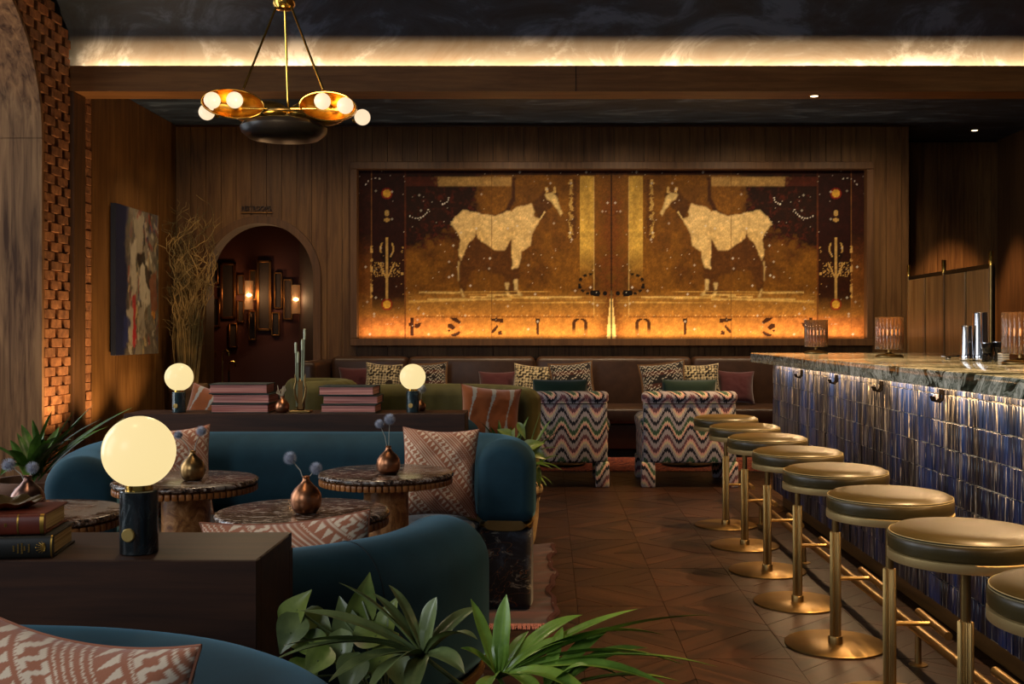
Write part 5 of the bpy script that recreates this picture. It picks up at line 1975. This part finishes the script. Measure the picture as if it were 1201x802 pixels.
# ================================================================== CHANDELIER
CX, CY = P(333, 0, 6.5).x, 6.5
CZ = P(0, 133, 6.5).z
t = thing('chandelier', 'brass chandelier with gilded shell shades, opal globes and a black bowl', 'chandelier', (CX, CY, CZ))
top = P(0, 2, 6.5).z - CZ
part('stem', MB().tube([(0, 0, top), (0, 0, 4.57 - CZ)], .012, 12), BRASS_L, t)
part('ceiling_rose', MB().lathe([(.06, -.03), (.07, -.01), (.07, .0)], 28, (0, 0, 4.572 - CZ)), BRASS_L, t)
part('hub', MB().lathe([(.012, -.05), (.05, -.045), (.066, -.02), (.066, .01), (.04, .03), (.012, .035)], 32, (0, 0, top + .0)), BRASS_L, t)
for ex, ey, ez in ((P(292, 0, 6.5).x - CX, -.12, .12), (-.012, .16, .05), (P(384, 0, 6.5).x - CX, -.12, .115)):
    part('rod', MB().tube([(ex * .16, ey * .2, top - .02), (ex, ey, ez)], .007, 8), BRASS_L, t)
part('bowl', MB().lathe([(1e-5, -.165), (.13, -.163), (.21, -.150), (.248, -.118), (.256, -.09), (.24, -.066), (.17, -.045), (.08, -.025), (1e-5, -.012)], 56), simple('black_bowl', lin('120f0e'), .3, .3), t)
part('arm_ring', MB().tube([(.13 * math.cos(2 * PI * k / 40), .13 * math.sin(2 * PI * k / 40), .0) for k in range(41)], .009, 8, False), BRASS, t)
part('cross_bar', MB().tube([(-.22, -.11, .005), (.22, -.11, .005)], .009, 10), BRASS_L, t)
GLC = M('lit_globe_bulb').set(color=(.1, .1, .1), rough=.2, spec=.2, emit=(1.0, .74, .48), emits=.98).m
GILD = M('gilded_inside').set(metal=1.0, rough=.28)
_n = GILD.noise(GILD.pos((1, 1, 1)), 9, 4, .6, 1.0)
GILD.col(GILD.ramp(_n, [(.3, lin('a87a2a')), (.7, lin('e0b45c'))]))


def shell(cx, cy, cz, yaw, tilt, a, b, c, globes):
    Mx = Matrix.Translation((cx, cy, cz)) @ Matrix.Rotation(yaw, 4, 'Z') @ Matrix.Rotation(tilt, 4, 'Y')
    m = MB()
    nu, nv = 36, 10
    for sg, off in ((0, 0.0), (1, .004)):
        rings = []
        for j in range(nv + 1):
            ph = PI / 2 * j / nv
            k = math.sin(ph) if j else .001
            rings.append([Mx @ Vector(((a + off) * k * math.cos(2 * PI * i / nu), (c + off) * math.cos(ph), (b + off) * k * math.sin(2 * PI * i / nu))) for i in range(nu)])
        m.loft(rings, caps=False)
    sh = part('shade', m, GILD.m, t)
    part('shade_rim', MB().tube([Mx @ Vector(((a + .002) * math.cos(2 * PI * i / 48), 0, (b + .002) * math.sin(2 * PI * i / 48))) for i in range(49)], .0035, 6, False), BRASS_L, sh)
    for (u, z) in globes:
        g = Mx @ Vector((u, -.01, z))
        part('globe', MB().sphere(g, .048, 24, 14), GLC, sh)
        part('socket', MB().tube([Mx @ Vector((u * .9, c * .8 * math.sqrt(max(.05, 1 - (u / a) ** 2)), z * .6)), g], .014, 10), BRASS_L, sh)


def cl(px, py, d=6.5):
    q = P(px, py, d)
    return q.x - CX, q.z - CZ


x1, z1 = cl(273, 122.5, 6.33)
shell(x1, -.17, z1 + .005, .22, .06, .175, .082, .13, [(.01, .02), (-.115, .005)])
x1, z1 = cl(384, 124.5, 6.33)
shell(x1, -.17, z1, -.22, .12, .175, .082, .13, [(-.03, .025), (.115, .01)])
x1, z1 = cl(296, 127)
shell(x1 + .02, .16, z1, PI - .3, .0, .17, .075, .12, [(0, .0)])
x1, z1 = cl(366, 127)
shell(x1, .16, z1, PI + .3, .0, .17, .075, .12, [(0, .0)])
for px, py, dy in ((242.5, 131.5, -.10), (425, 137.5, -.10)):
    x1, z1 = cl(px, py, 6.4)
    g = part('globe', MB().sphere((x1, dy, z1), .047, 24, 14), GLC, t)
    part('socket', MB().tube([(x1 * .88, dy + .05, z1 - .01), (x1, dy, z1)], .014, 10), BRASS_L, g)
light('POINT', 'chandelier_glow', (CX, CY - .55, CZ - .02), None, 24, (1, .75, .45), .15)

# ================================================================== HALLWAY AND SIGN
rects = [(243, 262, 254, 292), (258, 308, 276, 374), (278, 322, 286, 346), (292, 316, 301, 352), (301, 305, 318, 388), (321, 319, 331, 362), (332, 327, 343, 375), (243, 348, 258, 384), (278, 352, 286, 378), (291, 364, 300, 399), (268, 379, 278, 408), (318, 366, 328, 394), (249, 308, 256, 333)]
IMGS = [simple('old_print_%d' % i, lin(c), .6) for i, c in enumerate(('2e2319', '201711', '382c22', '1a130e'))]
desc = ['tall', 'large', 'tiny', 'narrow', 'tallest mirrored', 'slim gilt', 'dim slim', 'square', 'small dark', 'low narrow', 'lowest', 'low right', 'upper edge']
for i, (xa, ya, xb, yb) in enumerate(rects):
    if i == 0:
        continue
    d = YH - .03
    q0, q1 = P(xa, yb, d), P(xb, ya, d)
    cx = (q0.x + q1.x) / 2
    t = thing('picture_frame', '%s framed picture on the hallway wall beyond the arch' % desc[i], 'picture', (cx, YH - .001, q0.z), 0, 'framed pictures in the hallway')
    w2, h2 = (q1.x - q0.x) / 2, q1.z - q0.z
    fw = min(.032, w2 * .34)
    part('frame', MB().rbox((-w2, -.03, 0), (-w2 + fw, 0, h2), .004, 1).rbox((w2 - fw, -.03, 0), (w2, 0, h2), .004, 1).rbox((-w2, -.03, 0), (w2, 0, fw), .004, 1).rbox((-w2, -.03, h2 - fw), (w2, 0, h2), .004, 1), brass('gilt_frame', lin('9c6a38'), .38) if 'gilt_frame' not in bpy.data.materials else bpy.data.materials['gilt_frame'], t)
    part('print', MB().box((-w2 + fw, -.015, fw), (w2 - fw, -.006, h2 - fw)), IMGS[i % 4], t, False)
    part('mount', MB().box((-w2 + fw * .5, -.006, fw * .5), (w2 - fw * .5, -.0, h2 - fw * .5)), DARK, t, False)
SHADE = M('sconce_glass').set(color=(1, .7, .45), rough=.15, trans=.92, ior=1.2, emit=(1, .45, .14), emits=.05).m
BULB = M('sconce_bulb').set(emit=(1, .62, .28), emits=6).m
for px, yc_, d, lab in ((292, 346, YH - .13, 'glowing cylinder wall sconce amid the hallway pictures'), (347, 351, YH - .12, 'glowing cylinder wall sconce in the hallway corner')):
    q = P(px, yc_, d)
    t = thing('wall_sconce', lab, 'sconce', (q.x, d, q.z))
    part('back_plate', MB().rbox((-.03, .08, -.03), (.03, .12, .03), .004, 1), BRASS, t)
    part('arm', MB().tube([(0, .1, 0), (0, 0, 0)], .006, 8), BRASS, t)
    part('glass', MB().lathe([(.052, -.19), (.056, -.19), (.056, .19), (.052, .19)], 24), SHADE, t)
    part('bulb', MB().sphere((0, 0, 0), .032, 14, 10, (1, 1, .8)), BULB, t)
    light('POINT', 'sconce_glow', (q.x, d - .12, q.z), None, 7.0 if px < 320 else 3.0, (1, .55, .25), .06)
# hooked canes in a stand
for i, (px, lab) in enumerate(((249, 'brass handled cane leaning by the hallway picture wall'), (258, 'tall brass handled cane in the hallway'), (263, 'short dark umbrella with brass handle in the hallway'))):
    q = P(px, 0, 13.6)
    hgt = (1.02, 1.04, .9)[i]
    t = thing('walking_cane', lab, 'cane', (q.x, 13.6 + .1 * i, 0), (1.4, 0, .3)[i])
    part('shaft', MB().tube([(0, 0, .0), (0, 0, hgt - .08)], .011, 8), (BRASS, BRASS, BLACKM)[i], t)
    part('handle', MB().tube([(0, 0, hgt - .09), (0, 0, hgt), (.015, 0, hgt + .035), (.05, 0, hgt + .045), (.08, 0, hgt + .02), (.082, 0, hgt - .03)], .012, 8), BRASS_L, t)
# raised wooden letters above the arch
t = thing('wall_sign', 'small dark raised letters on a rail above the arched doorway', 'sign', (P(301, 0, YB).x, YB - .001, P(0, 249.5, YB).z))
me = text_mesh('RESTROOMS', .074, .006)
me.materials.append(simple('dark_bronze_letters', lin('2a180c'), .4, .3))
o = link('lettering', me, t)
o.location = (0, -.014, .048)
o.rotation_euler = (PI / 2, 0, 0)
part('rail', MB().rbox((-.185, -.02, -.006), (.185, 0.0, .004), .002, 1), bpy.data.materials['gilt_frame'], t, False)
o.scale = (.82, 1, 1)

# ================================================================== LAMPS IN THE CEILINGS
LENS = M('downlight_lens').set(emit=(1, .72, .4), emits=4).m


def downlight(label, x, y, z, target, energy, spot=50, blend=.7, color=WARM2):
    t = thing('downlight', label, 'downlight', (x, y, z), 0, 'recessed ceiling downlights')
    part('ring', MB().lathe([(.035, -.001), (.052, -.004), (.055, -.001), (.055, .004)], 24), BRASS_L, t)
    part('lens', MB().lathe([(1e-5, -.002), (.036, -.002), (.036, .002)], 20), LENS, t)
    light('SPOT', 'downlight_beam', (x, y, z - .02), target, energy, color, .05, None, spot, blend)


q = P(1143, 153, 12.83)
downlight('recessed downlight above the wooden screen in the alcove ceiling', q.x, 12.83, ZA, (q.x - .05, 13.1, 0), 420, 50, .5, (1, .58, .26))
downlight('recessed downlight under the beam, over the bar end', P(955, 0, 9.95).x, 9.95, 3.474, (2.4, 9.0, 0), 110, 70)
# added alcove washers, hidden behind the beam, brightening mural and doorway wall
for i, xx in enumerate((-3.35, -1.75, -.4, .9, 2.2, 3.4)):
    downlight(('recessed downlight in the alcove ceiling over %s' % ('the arched doorway', 'the banquette end', 'the burgundy cushions', 'the armchair by the planter', 'the zigzag cushion gap', 'the end of the mural'))[i] if False else 'recessed downlight in the alcove ceiling over %s' % ('the arched doorway', 'the banquette end', 'the burgundy cushions', 'the armchair by the planter', 'the armchair beside the stools', 'the far end of the mural')[i],
              xx, 10.75, ZA, (xx, 12.45, 1.3), (75, 90, 190, 190, 190, 140)[i], 100, 1.0)
downlight('recessed downlight in the alcove ceiling aimed at the abstract canvas', -3.2, 10.7, ZA, (-4.3, 11.25, 1.7), 60, 60, .9)
# main vault: warm downlights over the bar stools and lounge
names = ('the eighth stool', 'the sixth stool', 'the fourth stool', 'the second stool', 'the bar end')
for i, yy in enumerate((2.6, 4.0, 5.4, 6.8, 8.2)):
    downlight('recessed downlight in the vault over ' + names[i], 2.3, yy, 4.573, (1.2, yy, 0), 950, 46, .8, WARM)
for i, (xx, yy, e) in enumerate(((-3.6, 8.0, 240), (-1.3, 7.9, 330), (-1.1, 4.6, 150), (-1.4, 2.3, 60))):
    downlight('recessed downlight in the vault over ' + ('the brick corner', 'the olive sofas', 'the round tables', 'the lamp console')[i], xx, yy, 4.573, (xx - .1, yy + .1, 0), e, 60, .8)
# floor uplights grazing the brick and the wood wall on the left
for i, (xx, yy, tx, ty) in enumerate(((-3.75, 9.3, -4.4, 9.5), (-3.8, 10.1, -4.4, 10.3), (-3.7, 11.0, -4.4, 11.2))):
    t = thing('floor_uplight', 'small floor uplight at the foot of %s' % ('the open brickwork', 'the narrow brick strip', 'the painted canvas wall')[i], 'uplight', (xx, yy, 0))
    part('body', MB().lathe([(.045, 0), (.045, .07), (.035, .09), (.03, .09), (.028, .08)], 20), BLACKM, t)
    light('SPOT', 'uplight_beam', (xx, yy, .12), (tx, ty, 2.1), (130, 70, 50)[i], (1, .66, .34), .03, None, 85, .8)
